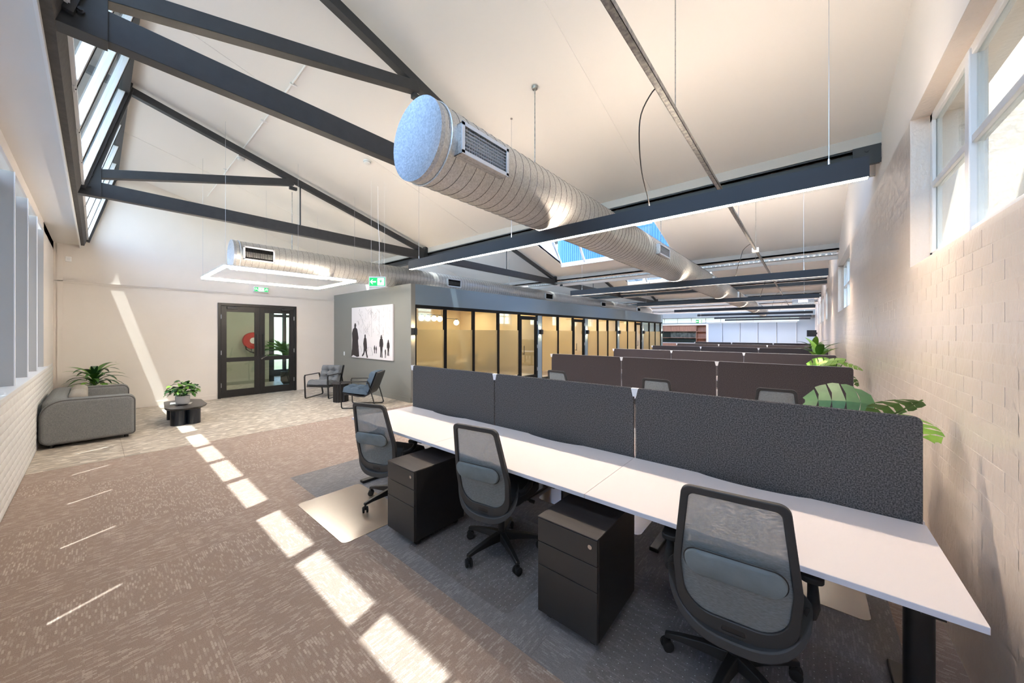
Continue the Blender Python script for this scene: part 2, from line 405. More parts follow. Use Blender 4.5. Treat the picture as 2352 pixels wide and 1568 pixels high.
for k in range(13):
    for i in range(28):
        x = -9.3 - (i + 1) * .236 + (.118 if k % 2 else 0)
        if x > XD + .12 and i < 10:
            for v in [0]: st_.add([(vx + x, vy + YL - .006, vz + .045 + k * .0855) for vx, vy, vz in brick_mesh(.226, .078, .008, .005, None, 'y').v], [(8,9,10,11)] + [(4+a, 4+(a+1)%4, 8+(a+1)%4, 8+a) for a in range(4)])
    for i in range(19):
        x = -3.9 + i * .236 + (.118 if k % 2 else 0)
        if x < XW - .12:
            st_.add([(vx + x, vy + YL - .006, vz + .045 + k * .0855) for vx, vy, vz in brick_mesh(.226, .078, .008, .005, None, 'y').v], [(8,9,10,11)] + [(4+a, 4+(a+1)%4, 8+(a+1)%4, 8+a) for a in range(4)])
tag(st_.build('brickwork', 'brick_paint_l', wl), None, None, kind='stuff')
B(XD, XW, YL - .02, YL, 3.36, 3.52).build('lintel', 'wall_white', wl)
B(XD, -9.5, YL - .3, YL, 1.10, 3.52).build('pier', 'wall_white', wl)
trim = struct(B(-9.55, XW, YL - .28, YL + .045, 1.10, 1.14).build('trim_1', 'alu_white', None, .004))
# windows of the window wall: deep fin mullions, pane, roller blind leaving a slit
xs = [-9.5, -8.45, -7.4, -6.3, -5.2, -4.1, -3.0, -1.9, -.8, .3]
for i in range(len(xs) - 1):
    a, b = xs[i], xs[i + 1]
    w = struct(B(b - .02, b + .02, YL - .27, YL - .002, 1.14, 3.36).build('window_%d' % (i + 1), 'fin', None, .003))
    B(b - .022, b + .022, YL - .002, YL + .006, 1.14, 3.36).build('fin_edge', 'white', w)
    if i == 0: B(a - .0, a + .03, YL - .27, YL - .002, 1.14, 3.36).build('jamb', 'fin', w)
    B(a + .02, b - .02, YL - .275, YL - .25, 1.14, 1.17).build('bottom_rail', 'alu_white', w)
    B(a + .02, b - .02, YL - .275, YL - .25, 3.32, 3.36).build('head_rail', 'alu_white', w)
    B(a + .02, b - .02, YL - .266, YL - .260, 1.17, 3.32).build('pane', 'glass', w)
    rb = tag(MB().cyl((a + .06, YL - .19, 3.30), (b - .05, YL - .19, 3.30), .028, 14).build('roller_blind', 'black_plastic'),
             'dark roller blind, number %s from the sofa along the window wall' % (['one', 'two', 'three', 'four', 'five', 'six', 'seven', 'eight', 'nine'][i]), 'blind', 'roller blinds on the window wall')
    B(a + .022, b - .068, YL - .222, YL - .218, 1.142, 3.30).build('blind_fabric', 'blind', rb)
    B(a + .03, a + .06, YL - .215, YL - .165, 3.27, 3.33).build('bracket', 'black', rb)
# soffit under the gutter
soff = struct(B(XD, XW, YL - .31, -.2, 3.5, 3.56).build('ceiling_soffit', 'ceiling'))
B(XD, XW, -.215, -.2, 3.44, 3.60).build('fascia', 'white', soff)

# ---- wall_right: painted brick with high windows
wins = [(1.9, 4.03), (8.75, 11.7), (16.9, 18.2), (20.3, 21.6), (23.2, 24.4), (26.0, 27.2), (29.0, 30.2)]
wr = struct(B(XW, XW + .3, -1.0, YEND, -.02, 2.19).build('wall_right', 'mortar'))
wb = MB(); prev = -1.0
for a, b in wins + [(YEND, YEND)]:
    wb.box(XW, XW + .3, prev, a, 2.19, 3.32); prev = b
wb.build('wall_band', 'brick_paint', wr)
ub = MB()
for n in range(NB):
    y0 = n * PITCH - .2; y1 = min(n * PITCH + 5.4, YEND)
    ub.prism([(y0, 3.32), (y1, 3.32), (y1, max(3.6, zc(y1, n) + .05)), (y0 + .46, 5.35), (y0, 3.7)], 'x', XW, XW + .3)
    ub.box(XW, XW + .3, y1, n * PITCH + PITCH - .2, 3.32, 3.75)
ub.box(XW, XW + .3, -1.0, -.2, 3.32, 3.6)
ub.build('wall_upper', 'wall_white', wr)
variants = [brick_mesh(.233, .0808, .0022, .010, None, 'x', .0012).mesh('brick', 'brick_paint') for _ in range(6)]
cnt = 0; stw = MB(); LB, HB = .238, .0862
for k in range(44):
    z = .05 + k * HB
    if z > 3.6: break
    y = .1 + (LB / 2 if k % 2 else 0)
    while y < 22:
        inwin = any(a - .1 < y < b + .1 for a, b in wins) and 2.16 < z < 3.36
        if not inwin and not (z > 3.30) :
            if 2.45 < y < 7.05 and .74 < z < 2.14 and cnt < 300:
                o = inst(random.choice(variants), 'brick', wr, (XW, y, z), (random.uniform(-.008, .008), 0, random.uniform(-.008, .008))); cnt += 1
            elif z < 2.14 or y < 9 :
                d = .0022 * random.uniform(.5, 1.2)
                bl, bh, ch = .1165, .0404, .010
                stw.add([(XW - .6*d, y - bl, z - bh), (XW - .6*d, y + bl, z - bh), (XW - .6*d, y + bl, z + bh), (XW - .6*d, y - bl, z + bh),
                         (XW - d, y - bl + ch, z - bh + ch), (XW - d, y + bl - ch, z - bh + ch), (XW - d, y + bl - ch, z + bh - ch), (XW - d, y - bl + ch, z + bh - ch)],
                        [(4,5,6,7)] + [(a, (a+1)%4, 4+(a+1)%4, 4+a) for a in range(4)])
        y += LB
tag(stw.build('brickwork', 'brick_paint', wr), None, None, kind='stuff')
for i, (a, b) in enumerate(wins):
    w = struct(MB().prism([(XW + .002, 2.19), (XW + .26, 2.30), (XW + .26, 2.19)], 'y', a, b).build('window_%d' % (20 + i), 'brick_paint'))
    fx0, fx1 = XW + .10, XW + .15
    f = MB()
    f.box(fx0, fx1, a, a + .06, 2.24, 3.32).box(fx0, fx1, b - .06, b, 2.24, 3.32).box(fx0, fx1, a, b, 3.26, 3.32).box(fx0, fx1, a, b, 2.235, 2.29)
    f.build('window_frame', 'white', w, .005)
    ms = [b - .82] if i == 0 else [(a + b) / 2]
    if i == 1: ms = [a + (b - a) / 3, a + 2 * (b - a) / 3]
    for m_ in ms: B(fx0 - .01, fx1 + .01, m_ - .035, m_ + .035, 2.25, 3.30).build('mullion', 'white', w, .006)
    ee = [a + .06] + ms + [b - .06]
    for p, q in zip(ee[:-1], ee[1:]):
        B(fx0, fx1, p, q, 2.76, 2.805).build('glazing_bar', 'white', w, .004)
        B(XW + .118, XW + .124, p, q, 2.29, 2.76).build('pane', 'glass', w); B(XW + .118, XW + .124, p, q, 2.805, 3.26).build('pane', 'glass', w)
    # rough reveals
    B(XW + .004, XW + .3, b - .001, b + .03, 2.19, 3.32).build('reveal', 'brick_paint', w); B(XW + .004, XW + .3, a, b, 3.319, 3.34).build('head', 'brick_paint', w)
# neighbouring block wall outside the first window
nb = struct(B(XW + 1.55, XW + 1.8, -1, 9, 0, 4.0).build('wall_outside', 'mortar'))
B(XW + .72, XW + 1.55, -1, 9, 3.9, 4.1).build('eave_soffit', 'wall_white', nb)
B(XW + 1.55, XW + 1.8, -1, 9, 4.0, 6.5).build('upper_wall', 'brick_paint', nb)
B(XW + .3, XW + 1.55, 4.08, 4.3, 0, 3.9).build('return_pier', 'brick_paint', nb)
for k in range(12):
    for i in range(10):
        B(XW + 1.536, XW + 1.552, .3 + i * .40 + (.2 if k % 2 else 0), .69 + i * .40 + (.2 if k % 2 else 0), 2.0 + k * .2, 2.192 + k * .2).build('block', 'brick_paint', nb)

# ---- wall_back: wall with the double door (gable of every bay)
wk = struct(B(XD - .2, XD, 3.80, 24.3, 0, 3.55).build('wall_back', 'wall_white'))
B(XD - .2, XD, YL - .3, 2.0, 0, 3.55).build('wall_panel', 'wall_white', wk); B(XD - .2, XD, 2.0, 3.80, 2.46, 3.55).build('wall_panel', 'wall_white', wk)
B(XD - .2, XD, 24.3, YEND, 0, 3.55).build('wall_panel', 'wall_white', wk)
g = MB()
for n in range(NB):
    y0 = n * PITCH - .2; y1 = n * PITCH + 5.4
    g.prism([(y0, 3.55), (y1, 3.55), (y1, 3.87), (y0 + .46, 5.32), (y0, 3.7)], 'x', XD - .2, XD); g.box(XD - .2, XD, y1, y1 + .35, 3.55, 3.75)
g.build('gable', 'wall_white', wk)
t2 = struct(B(XD, XD + .012, YL, YP, 2.70, 2.735).build('trim_2', 'wall_white', None, .003)); B(XD, XD + .02, YL, YP, 2.735, 2.75).build('bead', 'wall_white', t2)
struct(B(XD, XD + .012, YL, 1.97, 0, .11).build('baseboard_back', 'wall_white', None, .003))
bb = B(XD, XD + .012, 3.83, YP, 0, .11).build('baseboard_segment', 'wall_white', None, .003); struct(bb); bb.name = 'baseboard_back_right'
struct(B(XD, XD + .02, -.5, -.43, 0, 3.48).build('trim_3', 'wall_white'))

# ---- grey partition and glazed office front
wp = struct(B(XD, XG, YP, YP + .12, 0, 2.88).build('wall_partition', 'grey_wall'))
struct(B(XD, XG + .012, YP - .012, YP, 0, .12).build('baseboard_partition', 'grey_wall', None, .002))
struct(B(XG, XG + .012, YP - .012, YP + .11, 0, .12).build('baseboard_corner', 'grey_wall', None, .002))
wg = struct(B(XG - .12, XG, YP + .12, 24.2, 2.38, 2.88).build('wall_office', 'blue_grey'))
B(XG - .12, XG - .0, YP + .12, 24.2, 2.30, 2.38).build('head_channel', 'black_matte', wg)
B(XG - .12, XG - .0, YP + .12, 24.2, 0, .06).build('floor_channel', 'black_matte', wg)
piers = [10.22, 13.70, 17.10, 20.60, 24.10]
starts = [YP + .12] + [p + .12 for p in piers[:-1]]
doors = {0: (9.10, 10.10), 1: (12.62, 13.58), 2: None, 3: (19.55, 20.48), 4: None}
widx = 40; didx = 2
for r_, (s0, p) in enumerate(zip(starts, piers)):
    B(XG - .12, XG, p - .12, p + .12, 0, 2.30).build('pier', 'blue_grey', wg)
    d = doors[r_]; end = d[0] if d else p - .12
    if r_ == 0: eds = [s0, 5.96, 6.99, 8.05, 9.10]
    else:
        k = max(2, round((end - s0) / 1.1)); eds = [s0 + (end - s0) * i / k for i in range(k + 1)]
    for a, b in zip(eds[:-1], eds[1:]):
        w = struct(B(XG - .10, XG - .02, b - .035, b + .035, .06, 2.30).build('window_%d' % widx, 'black_matte')); widx += 1
        if a == s0: B(XG - .10, XG - .02, a, a + .05, .06, 2.30).build('mullion', 'black_matte', w)
        B(XG - .065, XG - .055, a, b, .06, 2.30).build('pane', 'glass', w)
        B(XG - .054, XG - .053, a + .035, b - .035, .3, 1.77).build('reeded_film', 'glass_frost', w)
    if d:
        dd = struct(MB().box(XG - .10, XG - .02, d[0] + .03, d[0] + .10, .06, 2.26).box(XG - .10, XG - .02, d[1] - .10, d[1], .06, 2.26)
            .box(XG - .10, XG - .02, d[0] + .1, d[1] - .1, 2.14, 2.26).box(XG - .10, XG - .02, d[0] + .1, d[1] - .1, .06, .22).build('door_%d' % didx, 'black_matte', None, .003)); didx += 1
        B(XG - .065, XG - .055, d[0] + .1, d[1] - .1, .22, 2.14).build('pane', 'glass', dd)
        for zz in (.35, 1.15, 1.98): MB().cyl((XG - .012, d[1] - .02, zz), (XG - .012, d[1] - .02, zz + .12), .011, 8).build('hinge', 'alu', dd)
        MB().cyl((XG + .03, d[0] + .16, .95), (XG + .03, d[0] + .16, 1.25), .011, 8).bar((XG - .03, d[0] + .16, .98), (XG + .03, d[0] + .16, .98), .02, .02).build('pull_handle', 'black', dd)
        d2 = B(XG - .10, XG - .02, d[1], p - .12, .06, 2.30).build('door_post', 'black_matte', wg)
# rooms behind the glass
rm = struct(B(XD, XG - .12, YP + .12, 24.2, 2.62, 2.70).build('ceiling_offices', 'wall_white'))
for yy in piers[:-1]: struct(B(XD, XG - .14, yy - .05, yy + .05, 0, 2.62).build('wall_room', mat('room_wall_%d' % int(yy), (226, 206, 168), .7)))
struct(B(XD, XG, 24.2, 24.3, 0, 2.88).build('wall_room_end', 'blue_grey'))
rl = struct(B(XD + .001, XD + .02, YP + .12, 24.2, 0, 2.62).build('wall_room_back', mat('room_wall_back', (226, 206, 166), .7)))
for r_, (s0, p) in enumerate(zip(starts, piers)):
    for xx in (-8.3, -10.2):
        for yy in (s0 + .9, p - .9):
            o = tag(MB().cyl((xx, yy, 2.60), (xx, yy, 2.62), .085, 20).build('fill_light', 'fill_light'),
                'added unseen downlight %s, %s side of the %s glazed office' % ('near the glass' if xx > -9 else 'near the back wall', 'left' if yy < (s0 + p) / 2 else 'right', ['first', 'second', 'third', 'fourth', 'fifth'][r_]), 'fill_light', 'added fill lights in the glazed offices')
            MB().tube([(xx + .095 * math.cos(t * math.pi / 8), yy + .095 * math.sin(t * math.pi / 8), 2.615) for t in range(16)], .008, 6, closed=True).build('rim', 'white', o)

# ---- ceilings, soffits, valley fascia, bay by bay
SK = {1: (-6.5, -2.9), 2: (-6.5, -2.9)}
def slope(mb, x0, x1, y0, y1, n, t=.06):
    z0, z1 = zc(y0, n), zc(y1, n)
    mb.hexa([(x0,y0,z0),(x1,y0,z0),(x1,y1,z1),(x0,y1,z1),(x0,y0,z0+t),(x1,y0,z0+t),(x1,y1,z1+t),(x0,y1,z1+t)])
for n in range(NB):
    o_ = n * PITCH; ye = min(o_ + 5.35, YEND)
    b = MB(); yi = o_ + .24
    if n in SK:
        a0, a1 = o_ + 8.95 - PITCH, o_ + 10.45 - PITCH
        slope(b, XD, XW, yi, a0, n); slope(b, XD, SK[n][0], a0, a1, n); slope(b, SK[n][1], XW, a0, a1, n); slope(b, XD, XW, a1, ye, n)
    else: slope(b, XD, XW, yi, ye, n)
    ce = struct(b.build('ceiling' if n == 0 else 'ceiling_%d' % (n + 1), 'ceiling'))
    # roof deck with eave over the clerestory
    zt = zc(o_ + .24, n)
    MB().hexa([(XD, o_ - .367, zt + .06), (XW + .3, o_ - .367, zt + .06), (XW + .3, o_ + .3, zt + .06), (XD, o_ + .3, zt + .06),
               (XD, o_ - .367, zt + .2), (XW + .3, o_ - .367, zt + .2), (XW + .3, o_ + .3, zt + .2), (XD, o_ + .3, zt + .2)]).build('eave', 'steel', ce)
    if ye < YEND:
        B(XD, XW, ye, ye + .03, 3.66, zc(ye, n) + .06).build('fascia', 'fascia_grey', ce)
        if n > 0 or True: B(XD, XW, ye, ye + .42, 3.66, 3.70).build('gutter_soffit', 'ceiling', ce)
    if n == 0:
        for xx in (-1.77, -5.4, -9.2):   # sheet joints
            MB().hexa([(xx - .012, .3, zc(.3) - .006), (xx + .012, .3, zc(.3) - .006), (xx + .012, 5.3, zc(5.3) - .006), (xx - .012, 5.3, zc(5.3) - .006),
                       (xx - .012, .3, zc(.3) + .002), (xx + .012, .3, zc(.3) + .002), (xx + .012, 5.3, zc(5.3) + .002), (xx - .012, 5.3, zc(5.3) + .002)]).build('joint_strip', 'ceiling', ce)
    if n == 1:
        cs = MB(); nc = 60
        for k in range(nc):
            xa = -7.3 + 5.0 * k / nc; w_ = 5.0 / nc
            cs.box(xa, xa + w_ * .55, o_ + 5.50, o_ + 5.53, 4.25, 7.2); cs.box(xa + w_ * .55, xa + w_, o_ + 5.515, o_ + 5.53, 4.25, 7.2)
        tag(cs.build('corrugated_cladding', 'skyblue_sheet'), 'bright blue corrugated cladding outside, seen through the skylight', 'cladding')
    if n in SK:   # skylight with light well
        x0, x1 = SK[n]; k = 0
        yb, zb = o_ + 10.45 - PITCH, 4.02; yt, zt2 = o_ + 9.35 - PITCH, 5.5
        w = struct(MB().bar((x0, yb, zb), (x1, yb, zb), .08, .1).build('window_%d' % (60 + n), 'white'))
        B(x0, x1, o_ + 8.93 - PITCH, o_ + 8.95 - PITCH, zc(o_ + 8.95 - PITCH, n), 5.7).build('well_wall', 'white', w)
        for xx in (x0 - .03, x1): MB().prism([(o_ + 8.93 - PITCH, zc(o_ + 8.95 - PITCH, n)), (yb, zc(yb, n)), (yb, zb), (yt, zt2), (yt - .2, 5.7), (o_ + 8.93 - PITCH, 5.7)], 'x', xx, xx + .03).build('well_side', 'white', w)
        for i in range(5):
            xx = x0 + (x1 - x0) * i / 4; MB().bar((xx, yb, zb), (xx, yt, zt2), .05, .06, (1, 0, 0)).build('mullion', 'white', w)
        for i in range(4):
            xa = x0 + (x1 - x0) * i / 4; xb_ = x0 + (x1 - x0) * (i + 1) / 4
            MB().hexa([(xa, yb, zb), (xb_, yb, zb), (xb_, yb + .006, zb + .004), (xa, yb + .006, zb + .004), (xa, yt, zt2), (xb_, yt, zt2), (xb_, yt + .006, zt2 + .004), (xa, yt + .006, zt2 + .004)]).build('pane', 'glass', w)

# ---- clerestory glazing of each bay
S0 = Vector((0, -.135, 3.62)); S1 = Vector((0, .27, 5.16)); SD = (S1 - S0)
bays = [(XD, -7.3), (-7.3, -3.4), (-3.4, XW)]
for n in range(NB):
    o_ = Vector((0, n * PITCH, 0))
    sill = struct(MB().prism([(-.2 + o_.y, 3.5), (-.155 + o_.y, 3.5), (-.118 + o_.y, 3.625), (-.2 + o_.y, 3.63)], 'x', XD, XW).build('window_%d' % (70 + n), 'concrete' if n == 0 else 'ceiling'))
    if n == 0:
        B(XD, XW, .2, .30, 5.0, 5.24).build('head_beam', 'steel', sill)
    if n > 0 and n > 3: continue
    for (xa, xb_) in bays:
        for i in range(4):
            a = xa + .1 + (xb_ - xa - .2) * i / 4; b = xa + .1 + (xb_ - xa - .2) * (i + 1) / 4
            p = lambda x, t, off=0: Vector((x, 0, 0)) + o_ + S0 + SD * t + Vector((0, -.98, .2)) * off
            fr = MB(); fw = .055
            fr.bar(p(a + fw/2, 0), p(a + fw/2, 1), fw, .06, (0, 1, 0)).bar(p(b - fw/2, 0), p(b - fw/2, 1), fw, .06, (0, 1, 0))
            fr.bar(p(a, .02), p(b, .02), .06, .06).bar(p(a, .98), p(b, .98), .06, .06)
            f = fr.build('window_frame', 'alu_white', sill)
            q = [p(a + .03, .03), p(b - .03, .03), p(b - .03, .97), p(a + .03, .97)]
            MB().add(q + [v + Vector((0, -.005, .001)) for v in q], [(0,1,2,3), (7,6,5,4), (0,4,5,1), (1,5,6,2), (2,6,7,3), (3,7,4,0)]).build('pane', 'glass', f)
            if n == 0 and i > 0:
                MB().bar(p(a - .0, 0, -.03), p(a - .0, 1, -.03), .012, .012, (0, 1, 0)).build('gasket', 'dark', sill)
        if n == 0:   # dark jamb boards beside trusses / end walls
            for xx in (xa + .05, xb_ - .05):
                MB().bar(p(xx, -.02, -.01), p(xx, 1.02, -.01), .10, .10, (0, 1, 0)).build('jamb', 'steel', sill)

# ---- end wall
we = struct(B(XD, XW, YEND, YEND + .2, 0, 5.5).build('wall_end', 'panel'))
B(XD, XW, YEND - 1.2, YEND, 3.12, 3.9).build('bulkhead', 'grey_wall', we)

# ================================================================== STRUCTURAL THINGS
def make_truss(name, label, x, n, detail=True):
    oy = n * PITCH
    t = thing(name, label, 'roof truss', (x, oy, 3.52), 0, 'steel roof trusses')
    m = 'steel'
    def L(y, z): return (0, y, z - 3.52)
    B(-.05, .05, -.2, 5.36, 0, .19).build('bottom_chord', m, t, .004)
    MB().bar(L(.2, 5.135), L(5.36, 3.69), .09, .10).build('top_chord', m, t, .004)
    MB().bar(L(.0, 3.82), L(2.35, 4.48), .10, .115).build('strut', m, t, .004)
    MB().cyl(L(2.48, 3.70), L(2.48, 4.47), .013, 8).build('tie_rod', m, t)
    MB().bar(L(-.11, 3.64), L(.27, 5.14), .16, .10, (1, 0, 0)).build('clerestory_post', m, t, .004)
    gp = MB().prism([(-.21, -.01), (.05, -.01), (.05, .42), (-.14, .42)], 'x', -.062, .062).build('gusset_plate', m, t, .003)
    if detail:
        for (yy, zz) in ((-.06, .10), (-.04, .26)):
            MB().cyl((.062, yy, zz), (.085, yy, zz), .02, 6).cyl((.085, yy, zz), (.10, yy, zz), .011, 8).build('bolt', m, gp)
        B(-.03, .03, 2.30, 2.42, .83, .88).build('bracket', m, t)
    MB().prism([(5.2, -.01), (5.37, -.01), (5.37, .36), (5.3, .36)], 'x', -.06, .06).build('end_plate', m, t)
    return t
make_truss('roof_truss', 'dark grey steel roof truss nearest the camera, ending behind the big duct', -3.4, 0)
make_truss('roof_truss', 'dark grey steel roof truss above the edge of the glazed offices and sofa area', -7.3, 0)
make_truss('roof_truss', 'steel roof truss over the office roof, in the second bay left of the skylight', -7.3, 1)
for n in (1, 2, 3):
    if n > 1: make_truss('roof_truss', 'far steel roof truss over the offices, %s bay' % ['', '', 'third', 'fourth'][n], -7.3, n, False)
    make_truss('roof_truss', 'steel roof truss beside the big round duct, %s bay' % ['', 'second', 'third', 'fourth'][n], -3.4, n, False)
o = tag(MB().box(XD, XW, 5.385, 5.40, 3.53, 3.69).box(XD, XW, 5.34, 5.47, 3.53, 3.545).box(XD, XW, 5.34, 5.47, 3.675, 3.69).build('valley_beam', 'dark'),
        'long dark steel valley beam crossing the room behind the nearest pendant light', 'beam')
for xx in (XW - .22,):
    bp_ = B(xx, XW - .002, 5.335, 5.345, 3.50, 3.70).build('splice_plate', 'dark', o)
    for zz in (3.55, 3.65): MB().cyl((xx + .11, 5.325, zz), (xx + .11, 5.34, zz), .018, 6).build('bolt', 'dark', bp_)
# perforated cable tray under the second valley, rods beyond
ct = thing('cable_tray', 'perforated grey cable tray running across the room under the second roof valley', 'cable tray', (0, 11.2, 3.525))
B(-8.5, XW - .05, -.06, .06, 0, .006).build('tray_base', 'galv_flat', ct)
for s in (-1, 1):
    B(-8.5, XW - .05, s * .06 - .002, s * .06 + .002, .05, .062).build('side_rail', 'galv_flat', ct)
    r_ = MB(); x = -8.5
    while x < XW - .1: r_.box(x, x + .07, s * .06 - .002, s * .06 + .002, .006, .05); x += .11
    tag(r_.build('perforated_side', 'galv_flat', ct), None, None, kind='stuff')
for xx in (-7, -5, -3, -1): MB().cyl((xx, 0, .06), (xx, 0, .24), .006, 6).build('hanger_rod', 'galv_flat', ct)
for k, yy in enumerate((17.25, 23.2)):
    tag(B(XD + .2, XW, yy - .03, yy + .03, 3.5, 3.62).build('valley_beam', 'dark'), 'thin dark valley beam in the distance, %s roof valley from the camera' % ('third', 'fourth')[k], 'beam')
# galvanised channel with cords
ch = thing('strut_channel', 'galvanised steel channel running along the ceiling beside the brick wall', 'channel', (-.8, 0, 3.43))
MB().box(-.021, .021, -.5, 30, 0, .004).box(-.021, -.018, -.5, 30, 0, .042).box(.018, .021, -.5, 30, 0, .042).build('channel', 'galv_flat', ch)
for yy in (3.0, 6.5, 9.0, 13, 19, 25): MB().cyl((0, yy, .04), (0, yy, zc(yy, int((yy + .2) // PITCH)) - 3.43), .004, 6).build('hanger_rod', 'galv_flat', ch)
B(-.06, .06, 8.9, 9.03, -.03, .05).build('junction_box', 'white', ch, .004)

# ================================================================== DUCTS
def grille_box(parent, x0, x1, y0, y1, z0, z1, vert=True, slats=7, sm='alu_white'):
    """opens towards +X"""
    g = MB(); t = .004; fr = .022
    g.box(x0, x1, y0, y1, z0, z0 + t).box(x0, x1, y0, y1, z1 - t, z1).box(x0, x1, y0, y0 + t, z0, z1).box(x0, x1, y1 - t, y1, z0, z1)
    gb = g.build('grille_box', 'galv', parent)
    B(x1 - .06, x1 - .055, y0, y1, z0, z1).build('grille_back', 'black', gb)
    f = MB().box(x1, x1 + .006, y0 - .006, y1 + .006, z1 - fr, z1 + .006).box(x1, x1 + .006, y0 - .006, y1 + .006, z0 - .006, z0 + fr)
    f.box(x1, x1 + .006, y0 - .006, y0 + fr, z0, z1).box(x1, x1 + .006, y1 - fr, y1 + .006, z0, z1).build('grille_frame', 'alu_white', gb)
    for i in range(slats):
        zz = z0 + fr + (z1 - z0 - 2 * fr) * (i + .5) / slats
        MB().hexa([(x1 - .022, y0 + fr, zz - .004), (x1, y0 + fr, zz - .009), (x1, y1 - fr, zz - .009), (x1 - .022, y1 - fr, zz - .004),
                   (x1 - .022, y0 + fr, zz - .002), (x1, y0 + fr, zz - .007), (x1, y1 - fr, zz - .007), (x1 - .022, y1 - fr, zz - .002)]).build('slat', sm, gb)
    if vert:
        v = MB(); nn = int((y1 - y0) / .026)
        for i in range(1, nn): yy = y0 + (y1 - y0) * i / nn; v.box(x1 - .045, x1 - .028, yy - .0015, yy + .0015, z0 + .01, z1 - .01)
        v.build('rear_blades', sm, gb)
def duct(label, x, z, r, y0, y1, m, step, grilles, sm='alu_white'):
    t = thing('spiral_duct', label, 'duct', (x, y0, z - r))
    L = y1 - y0
    b = MB(); b.tube([(0, L * q / 12, r) for q in range(13)], r, 48, False); b.build('duct_shell', m, t)
    nn = int(L / step) * 36
    MB().tube([((r + .001) * math.cos(2*math.pi*q/36), .05 + q * step / 36, r + (r + .001) * math.sin(2*math.pi*q/36)) for q in range(nn)], .0022, 4).build('spiral_seam', 'seam', t)
    B(-.0, .0, 0, 0, 0, 0) if False else None
    cap = MB(); k = 40
    prof = [(0.0005, .022), (r * .55, .018), (r * .85, .006), (r * .97, -.004), (r + .006, -.006), (r + .006, .03), (r, .032)]
    for j in range(len(prof)):
        pass
    kk = len(cap.v)
    for rr, dy in prof:
        for a in range(k): cap.v.append((rr * math.cos(2*math.pi*a/k), dy - .02, r + rr * math.sin(2*math.pi*a/k)))
    for i in range(len(prof) - 1):
        for a in range(k):
            a2 = (a + 1) % k; cap.f.append((i*k+a, i*k+a2, (i+1)*k+a2, (i+1)*k+a)); cap.sm.append(True)
    cap.build('end_cap', 'galv_cap', t)
    MB().tube([((r+.006) * math.cos(2*math.pi*a/k), .075, r + (r+.006) * math.sin(2*math.pi*a/k)) for a in range(k)], .008, 6, closed=True).build('clamp_ring', m, t)
    for (ga, gb_, za, zb) in grilles:
        grille_box(t, r * .72, r + .05, ga - y0, gb_ - y0, za - z + r, zb - z + r, sm=sm)
    return t
d1 = duct('large galvanised spiral duct with round end cap over the desks', -2.31, 3.19, .31, 1.62, 31.0, 'galv', .11,
     [(1.75, 2.27, 3.03, 3.26), (6.35, 6.95, 3.08, 3.26), (11.2, 11.8, 3.06, 3.28), (16.0, 16.6, 3.06, 3.28)])
g_ = MB(); g_.box(-.37, -.22, .12, .62, .17, .42).build('grille_box', 'galv_cap', d1)
for yy in (3.15, 7.6, 12.5, 18.0):
    n_ = int((yy + .2) // PITCH); MB().cyl((-.0, yy - 1.62, .61), (-.0, yy - 1.62, zc(yy, n_) - 2.88), .006, 6).build('hanger_rod', 'galv_flat', d1)
    MB().cyl((0, yy - 1.62, zc(yy, n_) - 2.88 - .03), (0, yy - 1.62, zc(yy, n_) - 2.88 - .005), .03, 12, .036).build('ceiling_rose', 'galv_flat', d1)
d2 = duct('slimmer grey spiral duct running above the glazed office front', -8.1, 3.13, .27, 1.62, 23.9, 'galv', .105,
     [(1.72, 2.2, 3.02, 3.26), (6.43, 6.93, 3.02, 3.24), (11.33, 11.85, 3.02, 3.25), (16.23, 16.73, 3.02, 3.23), (21.08, 21.6, 3.0, 3.22)], 'black_plastic')
for yy in (2.6, 4.6, 9.5):
    n_ = int((yy + .2) // PITCH); MB().cyl((0, yy - 1.62, .53), (0, yy - 1.62, zc(yy, n_) - 2.86), .006, 6).build('hanger_rod', 'galv_flat', d2)

